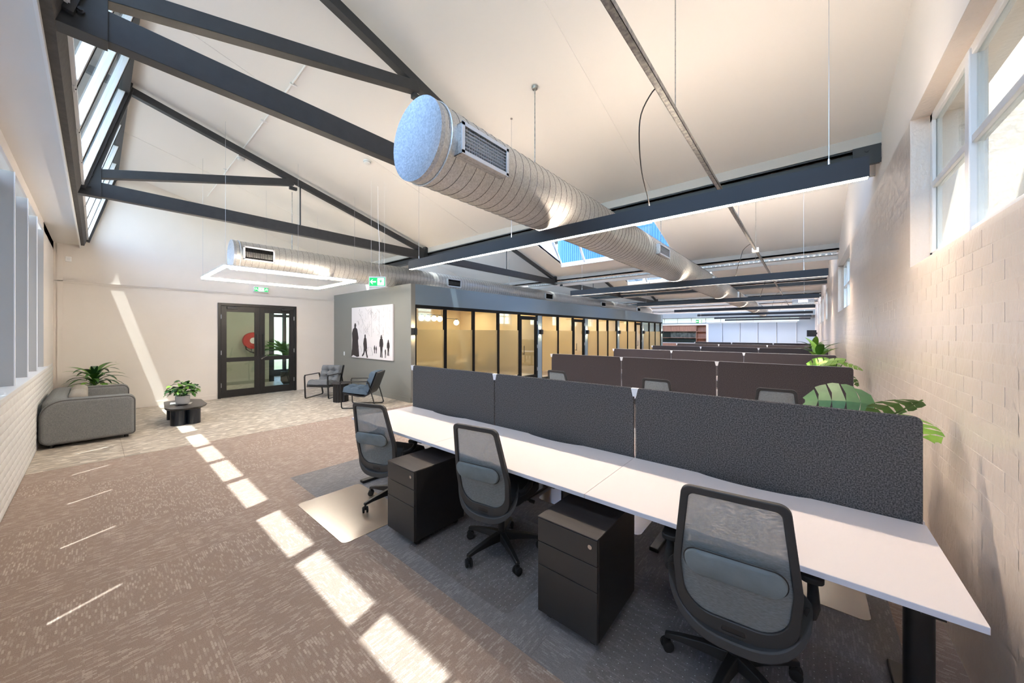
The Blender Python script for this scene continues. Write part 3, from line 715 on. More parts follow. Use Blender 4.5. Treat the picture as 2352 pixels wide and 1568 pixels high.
# ================================================================== PENDANTS
PB, PH = 2.735, .14
words = ['nearest', 'second', 'third', 'fourth', 'fifth', 'sixth', 'seventh']
for i, (py, xl) in enumerate(((3.35, -5.02), (8.65, -5.08), (13.95, -5.15), (19.25, -5.18), (24.8, -5.3), (30.3, -5.3), (35.6, -5.4))):
    xr = .33; n_ = int((py + .2) // PITCH)
    t = thing('linear_pendant', 'long black linear pendant light, %s from the camera' % words[i], 'pendant light', (0, py, PB), 0, 'linear pendant lights over the desks')
    MB().box(xl, xr, -.033, -.029, 0, PH).box(xl, xr, .029, .033, 0, PH).box(xl, xr, -.029, .029, PH - .03, PH - .026).box(xl, xl + .004, -.029, .029, 0, PH).box(xr - .004, xr, -.029, .029, 0, PH).build('housing', 'navy_black', t)
    B(xl + .004, xr - .004, -.029, .029, .002 if i == 0 else .011, .016).build('diffuser', 'led', t)
    B(xl + .02, xr - .02, -.026, .026, PH - .024, PH - .018).build('added_uplight', 'up_fill', t)  # unseen upward strip, added to brighten the ceiling
    for xx in ((xr - .2, -2.82, xl + .25) if i == 0 else (xr - .35, -2.9, xl + .35)):
        zt = zc(py, n_) - PB
        MB().cyl((xx, 0, PH + .02), (xx, 0, zt), .0022, 5).build('suspension_wire', 'alu', t)
        MB().cyl((xx, 0, PH), (xx, 0, PH + .05), .006, 8).build('gripper', 'chrome', t)
        MB().cyl((xx, 0, zt - .012), (xx, 0, zt), .014, 10).build('ceiling_button', 'chrome', t)
    if i < 5:
        pth = []; x0 = -.8; dy = -.75 if i == 0 else -.3
        pth = [(x0, dy, 3.45 - PB), (x0 - .05, dy - .0, 3.44 - PB), (x0 - .16, dy + .08, 3.36 - PB), (x0 - .2, dy * .8, 3.2 - PB), (x0 - .26, dy * .5, 3.05 - PB), (x0 - .3, dy * .15, 2.93 - PB), (x0 - .32, 0, PH)]
        # smooth
        sm = []
        for k in range(len(pth) - 1):
            for q in range(4):
                f_ = q / 4; p0 = Vector(pth[max(k-1, 0)]); p1 = Vector(pth[k]); p2 = Vector(pth[k+1]); p3 = Vector(pth[min(k+2, len(pth)-1)])
                sm.append(.5 * ((2*p1) + (p2-p0)*f_ + (2*p0-5*p1+4*p2-p3)*f_*f_ + (3*p1-p0-3*p2+p3)*f_**3))
        sm.append(Vector(pth[-1]))
        MB().tube(sm, .005, 6).build('power_cord', 'black', t)
# rectangular ring light
rx0, rx1, ry0, ry1, rz_ = -8.68, -6.85, 1.27, 3.33, 2.70
t = thing('ring_light', 'thin glowing rectangular ring light hanging over the lounge entrance', 'pendant light', (0, 0, rz_))
for nm, a in (('side', (rx0, rx1, ry0, ry0 + .03)), ('side', (rx0, rx1, ry1 - .03, ry1)), ('side', (rx0, rx0 + .03, ry0 + .03, ry1 - .03)), ('side', (rx1 - .03, rx1, ry0 + .03, ry1 - .03))):
    s_ = B(*a, 0, .035).build('light_bar', 'ring_led', t); B(*a, .035, .05).build('top_channel', 'white', s_)
for xx in (rx0 + .02, rx1 - .02):
    for yy in (ry0 + .02, (ry0 + ry1) / 2, ry1 - .02): MB().cyl((xx, yy, .05), (xx, yy, zc(yy) - rz_), .002, 5).build('suspension_wire', 'alu', t)

# ================================================================== DESKS, SCREENS
YS = [2.67, 5.95, 8.95, 12.05, 15.0, 18.0]; XE = .466; DL = 1.47
rowname = ['front row', 'second row', 'third row', 'fourth row', 'fifth row', 'sixth row']
colname = ['at the brick wall end', 'in the middle', 'at the office end']
def desk_mesh():
    pts = [(0, -.79), (DL - .003, -.79), (DL - .003, 0)]
    for k in range(13):
        u = k / 12; x = DL * .70 - u * DL * .40
        pts.append((x, -.045 * math.sin(math.pi * u) ** .7))
    pts.append((0, 0)); return pts
dtop = MB().prism(desk_mesh(), 'z', 0, .025)
def make_desk(label, legx):
    t = thing('workstation_desk', label, 'desk', (0, 0, 0), 0, 'white workstation desks')
    dtop.build('desktop', 'white_laminate', t).location = (0, 0, .705)
    B(.002, DL - .005, -.7925, -.79, .706, .729).build('edge_band', 'edge_sky_tint', t)
    B(.1, DL - .1, -.45, -.39, .665, .705).build('beam', 'black', t)
    for lx in legx:
        B(lx - .03, lx + .03, -.72, -.05, .66, .704).build('support_arm', 'black', t)
        MB().cyl((lx, -.5, .03), (lx, -.5, .66), .045, 20).build('leg', 'black', t)
        B(lx - .035, lx + .035, -.74, -.06, 0, .03).build('foot', 'black', t, .006)
    return t
wl_ = [DL - .1]
desk_r = make_desk('white workstation desk at the brick wall in the front row', [DL - .11]); desk_r.location = (XE - DL, YS[0] - .008, 0)
desk_m = make_desk('white workstation desk in the middle of the front row', [DL * .80]); desk_m.location = (XE - 2 * DL, YS[0] - .008, 0)
desk_l = make_desk('white workstation desk nearest the lounge in the front row', [.12, DL * .80]); desk_l.location = (XE - 3 * DL, YS[0] - .008, 0)
for r_ in range(len(YS)):
    for c_, d in enumerate((desk_r, desk_m, desk_l)):
        if r_ > 0:
            copy_tree(d, None, 'white workstation desk in the %s, facing the camera side, %s' % (rowname[r_], colname[c_]), (XE - (c_ + 1) * DL, YS[r_] - .008, 0))
        if r_ < 5:
            copy_tree(d, None, 'white workstation desk behind the %s of screens, %s' % (rowname[r_], colname[c_]), (XE - c_ * DL if c_ < 2 or True else 0, YS[r_] + .034, 0), math.pi)
scr = MB().prism(round_poly([(.006, -.27), (DL - .012, -.27), (DL - .012, .53), (.006, .53)], [.003, .003, .035, .035], 6), 'y', 0, .024)
scr_edge = MB()
pp = round_poly([(.006, .0), (DL - .012, .0), (DL - .012, .53), (.006, .53)], [.003, .003, .035, .035], 6)
scr_edge.tube([(x, .012, z) for x, z in pp], .0022, 4, closed=True)
protos = {}
for r_, yy in enumerate(YS):
    for c_ in range(3):
        lab = 'charcoal felt desk screen in the %s, %s' % (rowname[r_], colname[c_])
        key = 'a' if r_ == 0 else 'b'
        loc = (XE - (c_ + 1) * DL, yy, .734)
        if key not in protos:
            t = thing('desk_screen', lab, 'desk screen', loc, 0, 'felt desk screens')
            scr.build('felt_panel', 'felt' if key == 'a' else 'felt_brown', t, .004)
            scr_edge.build('edge_trim', 'alu_white' if key == 'b' else 'felt', t)
            for s in (0.0, DL - .05):
                b = MB().prism([(s - .012 if s == 0 else s + .024, .475), (s + .036 if s == 0 else s + .072, .475), (s + .036 if s == 0 else s + .072, .525), (s - .012 if s == 0 else s + .024, .525)], 'y', -.003, .027)
            b = MB().prism([(-.030, .528), (.024, .528), (.010, .465), (-.016, .465)], 'y', -.004, .028).build('connector', 'white', t)
            B(-.0045, -.0005, .009, .015, .0, .45).build('joint_post', 'felt', t)
            protos[key] = t
        else: copy_tree(protos[key], None, lab, loc)

# ================================================================== OFFICE CHAIRS
def make_chair(label):
    t = thing('office_chair', label, 'office chair', (0, 0, 0), 0, 'mesh office chairs')
    # star base
    for k in range(5):
        a = R(90 + 72 * k + 18); dx, dy = math.cos(a), math.sin(a)
        leg = MB()
        def P(r, w, z): return [(dx*r - dy*w, dy*r + dx*w, z), (dx*r + dy*w, dy*r - dx*w, z)]
        st = [(.02, .030, .085, .145), (.12, .025, .088, .135), (.24, .020, .082, .112), (.315, .017, .070, .092)]
        vs = []
        for r, w, z0, z1 in st:
            q0 = P(r, w, z0); q1 = P(r, w * .75, z1); vs += [q0[0], q0[1], q1[1], q1[0]]
        fs = [(0,1,2,3)] + [tuple([4*i+j, 4*i+(j+1)%4, 4*i+4+(j+1)%4, 4*i+4+j]) for i in range(3) for j in range(4)] + [(12,15,14,13)]
        leg.add(vs, fs); lg = leg.build('base_leg', 'black_plastic', t, .004)
        c = MB(); cx, cy = dx * .305, dy * .305; ax = Vector((-dy, dx, 0)); ax.rotate(Euler((0, 0, R(35 * k))))
        for s in (-1, 1):
            p0 = Vector((cx, cy, .028)) + ax * (s * .008); p1 = Vector((cx, cy, .028)) + ax * (s * .026)
            c.tube([p0, p0 + (p1 - p0) * .15, p0 + (p1 - p0) * .85, p1], [.024, .028, .028, .022], 18)
        c.cyl((cx, cy, .05), (cx, cy, .085), .008, 8); c.cyl((cx, cy, .03), (cx, cy, .058), .018, 10)
        c.build('caster', 'rubber', lg)
    MB().cyl((0, 0, .075), (0, 0, .15), .034, 18).cyl((0, 0, .15), (0, 0, .27), .026, 16).cyl((0, 0, .27), (0, 0, .41), .016, 14).build('gas_lift', 'black_plastic', t)
    MB().box(-.08, .08, -.16, .12, .40, .45).build('tilt_mechanism', 'black_plastic', t, .012)
    MB().cyl((.08, .05, .42), (.24, .05, .415), .007, 8).cyl((.22, .05, .415), (.26, .05, .413), .013, 10).build('lever', 'black_plastic', t)
    # seat
    sp = round_poly([(-.235, -.20), (.235, -.20), (.25, .24), (-.25, .24)], [.09, .09, .11, .11], 7)
    s = MB(); lay = [(.93, .445), (1.0, .465), (1.0, .50), (.97, .525), (.86, .535)]
    n = len(sp); base = 0
    for sc_, z in lay: s.v += [(x * sc_, .02 + (y - .02) * sc_, z + (-.02 if y > .18 and z > .46 else 0) * sc_) for x, y in sp]
    for i in range(len(lay) - 1):
        for j in range(n): s.f.append((i*n+j, i*n+(j+1)%n, (i+1)*n+(j+1)%n, (i+1)*n+j)); s.sm.append(True)
    s.f.append(tuple(range(n))[::-1]); s.sm.append(False); s.f.append(tuple((len(lay)-1)*n + j for j in range(n))); s.sm.append(True)
    s.build('seat', 'seat_fabric', t)
    # back
    def bs(x, z, off=0.0):
        v = (z - .5) / .5
        v = (z - .45) / .59; return (x, -.235 - .115 * v - .03 * (v - .45) ** 2 + .42 * x * x - off, z)
    fo = round_poly([(-.19, 1.0), (.19, 1.0), (.238, .66), (.225, .52), (-.225, .52), (-.238, .66)][::-1], [.06] * 0 + [.06, .19, .19, .06, .045, .045][::1], 8)
    oc = [(-.185, 1.04), (-.232, .66), (-.215, .385), (.215, .385), (.232, .66), (.185, 1.04)]
    ic = [(-.158, 1.008), (-.200, .66), (-.182, .455), (.182, .455), (.200, .66), (.158, 1.008)]
    fo = round_poly(oc, [.045, .3, .20, .20, .3, .045], 9); fi = round_poly(ic, [.03, .26, .165, .165, .26, .03], 9)
    n = len(fo); b = MB()
    for (x, z), (u, w) in zip(fo, fi):
        b.v += [bs(x, z, -.012), bs(x, z, .016), bs(u, w, .014), bs(u, w, -.008)]
    for i in range(n):
        j = (i + 1) % n
        for k in range(4): b.f.append((4*i+k, 4*i+(k+1)%4, 4*j+(k+1)%4, 4*j+k)); b.sm.append(True)
    bf = b.build('back_frame', 'frame_plastic', t, .004, 2)
    # mesh panel
    m = MB(); cxm, czm = 0, .74; ring = [(u * 1.01, czm + (w - czm) * 1.01) for u, w in fi]; lv = [1, .75, .5, .25]
    for f_ in lv: m.v += [bs(u * f_, czm + (w - czm) * f_, .002 + .012 * (1 - f_ ** 2)) for u, w in ring]
    m.v.append(bs(0, czm, .014))
    for i in range(3):
        for j in range(n): m.f.append((i*n+j, i*n+(j+1)%n, (i+1)*n+(j+1)%n, (i+1)*n+j)); m.sm.append(True)
    for j in range(n): m.f.append((3*n+j, 3*n+(j+1)%n, 4*n)); m.sm.append(True)
    m.build('mesh_panel', 'mesh', t)
    # lumbar pad
    lp = round_poly([(-.180, .655), (.180, .655), (.180, .765), (-.180, .765)], [.052] * 4, 8); q = MB(); n2 = len(lp)
    for f_, off in ((.98, .006), (1, .018), (.97, .034), (.85, .040)): q.v += [bs(u * f_, .71 + (w - .71) * f_, off + .022) for u, w in lp]
    for i in range(3):
        for j in range(n2): q.f.append((i*n2+j, i*n2+(j+1)%n2, (i+1)*n2+(j+1)%n2, (i+1)*n2+j)); q.sm.append(True)
    q.f.append(tuple(3*n2+j for j in range(n2))); q.sm.append(False); q.f.append(tuple(range(n2))[::-1]); q.sm.append(False)
    lpo = q.build('lumbar_pad', 'lumbar', t)
    MB().tube([bs(u * 1.0, .71 + (w - .71) * 1.0, .040) for u, w in lp], .0035, 6, closed=True).build('pad_seam', 'black_plastic', lpo)
    # wrap-around back carrier
    oc = [(-.272, .66), (-.272, .58), (-.19, .42), (.19, .42), (.272, .58), (.272, .66)]
    ou = []; 
    for k in range(25):
        a = math.pi + math.pi * k / 24; x = .262 * math.copysign(abs(math.cos(a)) ** .75, math.cos(a)); z = .60 - .235 * abs(math.sin(a)) ** .9
        ou.append((x, z))
    w = MB()
    for x, z in ou:
        e = .026; f_ = (x / .262)
        yy = bs(x * .9, .45)[1] - .014 + .05 * abs(f_) ** 4
        w.v += [(x * .90, yy + .03, z + e), (x, yy - .012, z + e * .55), (x * 1.02, yy - .022, z - e), (x * .93, yy + .03, z - e * .6)]
    for i in range(24):
        for k in range(4): w.f.append((4*i+k, 4*i+(k+1)%4, 4*i+4+(k+1)%4, 4*i+4+k)); w.sm.append(True)
    w.f.append((0,1,2,3)); w.sm.append(False); w.f.append((99,98,97,96)); w.sm.append(False)
    w.build('back_carrier', 'frame_plastic', t, .005)
    MB().box(-.05, .05, -.25, -.10, .40, .445).build('spine', 'black_plastic', t, .01)
    for s in (-1, 1):
        a = MB().tube([(s*.258, -.19, .565), (s*.275, -.13, .565), (s*.282, -.06, .585), (s*.282, -.02, .64)], [.022, .022, .02, .016], 10).build('arm_support', 'black_plastic', t)
        pd = round_poly([(-.042, -.10), (.042, -.10), (.045, .15), (-.045, .15)], [.03, .03, .04, .04], 5)
        MB().prism([(s*.275 + x, y) for x, y in pd], 'z', .635, .66).build('arm_pad', 'rubber', a, .006)
    return t
chair = make_chair('mesh-back office chair nearest the camera, at the desk by the brick wall')
chair.location = (-.26, 1.99, .004); chair.rotation_euler = (0, 0, R(6))
copy_tree(chair, None, 'mesh-back office chair between the two black pedestals in the front row', (-1.81, 2.03, .004), R(9))
copy_tree(chair, None, 'mesh-back office chair nearest the lounge, at the left end of the front row', (-3.16, 1.93, .004), R(18))
for i, x in enumerate((-.28, -1.60, -3.22)):
    copy_tree(chair, None, 'office chair whose top shows between first and second screen rows, %s' % colname[i], (x, 5.40, .004), R(4 - 5 * i))
for i, x in enumerate((-.5, -1.95, -3.4)):
    copy_tree(chair, None, 'office chair behind the front row of screens, mostly hidden, %s' % colname[i], (x, 3.58, .004), math.pi + R(10 * i - 8))

# ================================================================== PEDESTALS
def make_pedestal(label):
    t = thing('mobile_pedestal', label, 'pedestal', (0, 0, 0), 0, 'black mobile pedestals')
    w, d, h, z0 = .38, .52, .60, .05
    MB().box(-w/2, w/2, .022, d, z0, h).build('body', 'black', t, .003)
    B(-w/2 - .001, w/2 + .001, -.002, d, h, h + .006).build('top', 'tile_top', t, .002)
    zs = [z0, z0 + .275, z0 + .41, h - .002]
    for i in range(3):
        dr = B(-w/2 + .001, w/2 - .001, 0, .02, zs[i] + .002, zs[i+1] - .002).build('drawer_front', 'drawer', t, .0015)
        if i == 2:
            k = MB().cyl((w/2 - .04, -.006, zs[2] + .095), (w/2 - .04, .002, zs[2] + .095), .012, 16).build('lock', 'chrome', dr)
            k.parent = dr
    for sx in (-1, 1):
        for yy in (.06, d - .06):
            MB().cyl((sx * (w/2 - .05) - .012, yy, .025), (sx * (w/2 - .05) + .012, yy, .025), .025, 14).box(sx * (w/2 - .05) - .008, sx * (w/2 - .05) + .008, yy - .02, yy + .02, .03, .05).build('caster', 'rubber', t)
    return t
M['drawer'] = mat('drawer_black', (46, 46, 47), .38, bump=(500, .04, .0005))
pd_ = make_pedestal('black three-drawer mobile pedestal between the middle and right-hand front chairs'); pd_.location = (-1.02, 1.68, .004)
copy_tree(pd_, None, 'black three-drawer mobile pedestal between the left and middle front chairs', (-2.52, 1.59, .004))

# ================================================================== CHAIR MATS
def chair_mat(label, x0, x1, y0, y1, studs, m):
    t = thing('chair_mat', label, 'chair mat', ((x0 + x1) / 2, (y0 + y1) / 2, .0005), 0, 'vinyl chair mats')
    w, h = (x1 - x0) / 2, (y1 - y0) / 2
    MB().prism(round_poly([(-w, -h), (w, -h), (w, h), (-w, h)], [.05] * 4, 6), 'z', 0, .003).build('sheet', m, t)
    if studs:
        s = MB(); x = -w + .03
        while x < w - .02:
            y = -h + .03
            while y < h - .02:
                s.add([(x-.0022, y-.0022, .003), (x+.0022, y-.0022, .003), (x+.0022, y+.0022, .003), (x-.0022, y+.0022, .003), (x, y, .0042)], [(0,1,4), (1,2,4), (2,3,4), (3,0,4)])
                y += .045
            x += .045
        tag(s.build('studs', 'stud', t), None, None, kind='stuff')
    return t
M['stud'] = mat('stud_vinyl', (205, 210, 216), .3)
def mat_gloss(name, rgb, rough, mixf, refl_tint=0.0):
    m = bpy.data.materials.new(name); m.use_nodes = True; n = m.node_tree.nodes; L = m.node_tree.links; n.clear()
    out = n.new('ShaderNodeOutputMaterial'); tr = n.new('ShaderNodeBsdfTransparent'); tr.inputs[0].default_value = lin(rgb)
    gl = n.new('ShaderNodeBsdfGlossy'); gl.inputs['Roughness'].default_value = rough; gl.inputs[0].default_value = (1, 1, 1, 1)
    lw = n.new('ShaderNodeLayerWeight'); lw.inputs[0].default_value = mixf; mx = n.new('ShaderNodeMixShader')
    tc = n.new('ShaderNodeTexCoord'); nz = n.new('ShaderNodeTexNoise'); nz.inputs['Scale'].default_value = 22; nz.inputs['Detail'].default_value = 3
    bp = n.new('ShaderNodeBump'); bp.inputs['Strength'].default_value = .25; bp.inputs['Distance'].default_value = .003
    L.new(tc.outputs['Object'], nz.inputs['Vector']); L.new(nz.outputs['Fac'], bp.inputs['Height']); L.new(bp.outputs[0], gl.inputs['Normal'])
    df = n.new('ShaderNodeBsdfDiffuse'); df.inputs[0].default_value = lin((238, 208, 178)); m0 = n.new('ShaderNodeMixShader'); m0.inputs[0].default_value = refl_tint  # peach diffuse stands in for warm light reflected off the mat
    L.new(tr.outputs[0], m0.inputs[1]); L.new(df.outputs[0], m0.inputs[2])
    L.new(lw.outputs['Fresnel'], mx.inputs[0]); L.new(m0.outputs[0], mx.inputs[1]); L.new(gl.outputs[0], mx.inputs[2]); L.new(mx.outputs[0], out.inputs[0]); return m
M['mat_gloss'] = mat_gloss('glossy_vinyl_mat', (244, 236, 226), .2, .55, .45)
M['mat_studded'] = mat_gloss('studded_vinyl_mat', (252, 252, 252), .2, .09, .04)
chair_mat('glossy clear vinyl chair mat under the chair nearest the lounge', -3.83, -2.82, 1.27, 1.90, False, 'mat_gloss')
chair_mat('clear studded vinyl chair mat under the middle front chair', -2.42, -1.36, 1.58, 2.5, True, 'mat_studded')
chair_mat('clear studded vinyl chair mat under the chair nearest the camera', -.85, .25, 1.55, 2.5, True, 'mat_studded')
chair_mat('clear vinyl chair mat on the far side of the front desks by the brick wall', -.75, .3, 2.9, 3.9, False, 'mat_gloss')
chair_mat('clear vinyl chair mat on the far side of the front desks, middle', -2.1, -1.05, 2.9, 3.9, False, 'mat_gloss')

# ================================================================== DOUBLE DOOR
dr = struct(MB().box(XD - .12, XD + .03, 2.0, 2.06, 0, 2.46).box(XD - .12, XD + .03, 3.74, 3.80, 0, 2.46).box(XD - .12, XD + .03, 2.06, 3.74, 2.39, 2.46).build('door_1', 'black', None, .003))
for k, (a, b) in enumerate(((2.065, 2.898), (2.902, 3.735))):
    lf = MB().box(XD - .04, XD + .01, a, a + .115, .01, 2.385).box(XD - .04, XD + .01, b - .115, b, .01, 2.385).box(XD - .04, XD + .01, a + .115, b - .115, 2.24, 2.385)
    lf.box(XD - .04, XD + .01, a + .115, b - .115, .01, .20).box(XD - .04, XD + .01, a + .115, b - .115, .93, 1.04)
    l_ = lf.build('door_leaf', 'black', dr, .002)
    B(XD - .02, XD - .012, a + .115, b - .115, .20, .93).build('pane', 'glass_door', l_); B(XD - .02, XD - .012, a + .115, b - .115, 1.04, 2.24).build('pane', 'glass_door', l_)
    hy = b - .075 if k == 0 else a + .075
    MB().box(XD + .05, XD + .07, hy - .012, hy + .012, 1.06, 1.66).box(XD + .01, XD + .05, hy - .01, hy + .01, 1.07, 1.09).box(XD + .01, XD + .05, hy - .01, hy + .01, 1.63, 1.65).build('pull_handle', 'black', l_, .003)
    cy = a + .12 if k == 0 else b - .33
    MB().box(XD + .01, XD + .06, cy, cy + .22, 2.31, 2.37).bar((XD + .05, cy + .1, 2.375), (XD + .09, cy + .28 if k == 0 else cy - .06, 2.40), .02, .012).build('door_closer', 'dark', l_, .004)
    hh = a - .0 if k == 0 else b
    for zz in (.28, 1.12, 2.05): MB().cyl((XD + .022, hh, zz), (XD + .022, hh, zz + .11), .010, 8).build('hinge', 'alu', l_)
MB().cyl((XD + .01, 2.94, .98), (XD + .04, 2.94, .98), .02, 12).bar((XD + .04, 2.94, .98), (XD + .06, 3.06, 1.06), .016, .016).build('lever_handle', 'chrome', dr)
# lobby beyond the doors
lw_ = struct(B(-14.4, -14.2, 0, 3.85, 0, 3.0).build('wall_lobby', mat('lobby_wall', (188, 188, 174), .7)))
B(-14.2, -14.188, 0, 3.85, 0, .1).build('lobby_skirting', mat('lobby_wall_low', (140, 142, 126), .6), lw_)
struct(B(-16, XD - .2, -.3, -.1, 0, 3).build('wall_lobby_left', 'wall_white'))
struct(B(-16, XD - .2, 7.5, 7.7, 0, 3).build('wall_lobby_right', 'wall_white'))
struct(B(-16, XD - .2, -.3, 7.7, 3.0, 3.08).build('ceiling_lobby', 'wall_white'))
for yy in (1.5, 3.6, 5.2): 
    o = tag(MB().cyl((-12.8, yy, 2.985), (-12.8, yy, 3.0), .11, 20).build('fill_light', 'lobby_fill'), 'added unseen downlight in the lobby beyond the doors, %s of three' % {1.5: 'left', 3.6: 'middle', 5.2: 'right'}[yy], 'fill_light', 'added lobby fill lights')
lwn = struct(MB().box(-15.9, -15.8, 3.85, 3.95, 0, 3).box(-15.9, -15.8, 4.75, 4.87, 0, 3).box(-15.9, -15.8, 5.7, 5.82, 0, 3).box(-15.9, -15.8, 3.85, 7.5, 2.3, 2.4).box(-15.9, -15.8, 3.85, 7.5, 0, .25).box(-15.9, -15.8, 3.85, 7.5, 1.0, 1.08).build('window_80', 'dark'))
B(-15.86, -15.855, 3.85, 7.5, .25, 3).build('pane', 'glass', lwn)
B(-14.6, -14.2, 3.85, 4.0, 0, 3.0).build('lobby_column', 'dark', lw_)
# hose reel
t = thing('hose_reel', 'red fire hose reel with white centre on the lobby wall behind the door', 'hose reel', (-14.19, 3.36, 1.43))
def ringY(mb, r, x0, x1, n=28): return mb.tube([(x0, 0, 0), (x1, 0, 0)], [r, r], n)
ringY(MB(), .27, .02, .05).build('reel_back', 'red', t); ringY(MB(), .27, .15, .18).build('reel_front', 'red', t); ringY(MB(), .10, .18, .19).build('hub_label', 'white', t)
for k in range(4): MB().tube([(.06 + k * .025, .2 * math.cos(a * math.pi / 12), .2 * math.sin(a * math.pi / 12)) for a in range(24)], .014, 6, closed=True).build('hose_coil', 'black', t)
MB().tube([(.1, -.2, -.1), (.1, -.18, -.28), (.1, -.05, -.38), (.1, .05, -.4)], .013, 8).build('hose_tail', 'black', t)
MB().cyl((.08, 0, -.12), (.08, 0, -.42), .014, 8).cyl((.08, 0, -.42), (.08, .2, -.44), .014, 8).build('supply_pipe', 'chrome', t)

# ================================================================== SIGNS AND WALL FITTINGS
def run_man(mb, ox, oz, s, pl, t0, t1):
    """running figure from polygons in (u, z) written onto plane pl"""
    polys = [[(-.05,.78),(.05,.78),(.09,.86),(.06,.95),(-.02,.95),(-.06,.87)], [(-.12,.72),(.10,.74),(.06,.40),(-.10,.38)],
             [(-.12,.72),(-.34,.60),(-.36,.50),(-.30,.50),(-.08,.62)], [(.10,.72),(.26,.52),(.38,.60),(.40,.54),(.26,.42),(.04,.62)],
             [(-.10,.42),(.02,.42),(-.14,.20),(-.38,.16),(-.38,.08),(-.06,.12)], [(-.04,.42),(.07,.42),(.20,.22),(.16,.0),(.28,.0),(.30,.04),(.24,.06),(.30,.24)]]
    for k, p in enumerate(polys):
        mb.prism([(ox + u * s, oz + w * s) for u, w in p], pl, t0, t1)
    return mb
def exit_sign(label, loc, rz, w, h, hang, arrow=True):
    t = thing('exit_sign', label, 'exit sign', loc, rz)
    B(-w/2, w/2, -.03, .03, 0, h).build('housing', 'white', t, .004)
    B(-w/2 + .012, w/2 - .012, -.032, -.03, .02, h - .02).build('sign_face', 'sign_green', t)
    cx = .22 * w if arrow else 0
    B(cx - w * .2, cx + w * .19, -.033, -.032, .03, h - .03).build('white_field', 'sign_glow', t)
    run_man(MB(), cx, .035, (h - .07), 'y', -.0345, -.033).build('running_figure', 'sign_green', t)
    if not arrow:
        for sx in (-1, 1):
            for k in range(2): MB().tube([(sx * (w * .24 + .012 * k + w * .17 * q_ / 8), -.033, h * (.3 + .2 * k) + h * .22 * math.sin(q_ * .39)) for q_ in range(9)], .0035, 5).build('swoosh', 'sign_glow', t)
        return t
    q = MB(); c = -w * .25; m = h / 2; a = h * .28
    q.prism([(c - a, m), (c - a * .2, m + a * .8), (c + .0, m + a * .8), (c - a * .45, m + a * .2), (c + a, m + a * .2), (c + a, m - a * .2), (c - a * .45, m - a * .2), (c, m - a * .8), (c - a * .2, m - a * .8)], 'y', -.034, -.032)
    q.build('arrow', 'sign_glow', t)
    for xx in hang[0]: MB().cyl((xx, 0, h), (xx, 0, hang[1]), .002, 5).build('suspension_wire', 'white', t)
    return t
# hanging sign faces the camera side (towards +X, -Y)
es = exit_sign('hanging green exit sign with left arrow and running figure below the second truss', (-5.85, 3.24, 2.505), R(40), .30, .185, ((-.12, .12), 1.90))
MB().tube([(.0, .0, 1.8), (.005, 0, 1.2), (.03, 0, .7), (.02, 0, .35), (.06, 0, .185)], .004, 6).build('flex_cord', 'white', es)
exit_sign('green running-figure exit sign fixed above the black double doors', (XD + .04, 2.92, 2.80), R(90), .34, .15, ((), 0), False)
exit_sign('small green exit sign hanging far away near the kitchen', (-5.03, 24.0, 2.28), 0, .34, .22, ((-.1, .1), 2.98))
t = thing('wall_sensor', 'small white box sensor high on the wall by the window corner', 'sensor', (XD, -.36, 3.14)); B(0, .03, -.04, .04, 0, .1).build('case', 'white', t, .006); B(.03, .034, -.02, .02, .03, .07).build('face_plate', 'alu_white', t)
t = thing('light_switch', 'white light switch plate on the grey wall left of the artwork', 'switch', (-10.78, YP, 1.0)); B(-.036, .036, -.009, 0, 0, .116).build('plate', 'white', t, .003); B(-.012, .012, -.014, -.009, .045, .075).build('rocker', 'white', t, .002)
def sconce(label, y):
    t = thing('wall_sconce', label, 'wall light', (XG, y, 1.64), 0, 'black up-down wall lights on the office front')
    MB().box(.01, .11, -.05, -.046, 0, .16).box(.01, .11, .046, .05, 0, .16).box(.106, .11, -.046, .046, 0, .16).box(0.002, .012, -.05, .05, 0, .16).box(.012, .106, -.046, .046, .076, .084).build('housing', 'black', t)
    for nm, z in (('upper_lamp', .086), ('lower_lamp', .068)): MB().cyl((.058, 0, z), (.058, 0, z + .006), .03, 14).build(nm, 'sconce_glow', t)
    return t
sw = ['at the grey corner', 'beside the first office door', 'after the second office', 'after the third office', 'after the fourth office', 'at the far end of the offices']
for i, yy in enumerate([4.93] + piers): sconce('small black up-and-down wall light %s' % sw[i], yy)
# vents high on the far gable wall
for k, yy in enumerate((10.75,)):
    t = thing('wall_vent', 'dark green square louvred vent high on the wall above the offices', 'vent', (XD, yy, 4.2)); B(0.002, .02, -.42, .42, 0, .5).build('louvre_panel', 'dark_green', t)
    for i in range(5): B(.02, .03, -.42, .42, .05 + i * .09, .07 + i * .09).build('slat', 'dark_green', t)
# ceiling conduit with detectors
cdn = thing('ceiling_conduit', 'thin white conduit crossing the sloping ceiling through both trusses', 'conduit', (0, 0, 0))
MB().cyl((-4.53, 1.60, zc(1.6) - .012), (-10.6, 1.66, zc(1.66) - .012), .010, 8).build('pipe', 'white', cdn)
for xx in (-5.0, -6.2, -8.6): B(xx - .012, xx + .012, 1.58, 1.66, zc(1.62) - .025, zc(1.62) - .002).build('saddle', 'white', cdn)
def detector(label, x, y, dz=0):
    t = thing('smoke_detector', label, 'smoke detector', (x, y, zc(y) - .01)); MB().lathe([(.03, -.055), (.05, -.045), (.055, -.025), (.06, -.005), (.06, .0)], 20).build('head', 'white', t); MB().cyl((0, 0, -.03), (0, 0, -.022), .058, 20).build('vent_ring', 'alu', t)
detector('white smoke detector beside the second truss top chord', -7.78, 1.68); detector('white smoke detector on the ceiling left of the big duct', -5.5, 2.86)

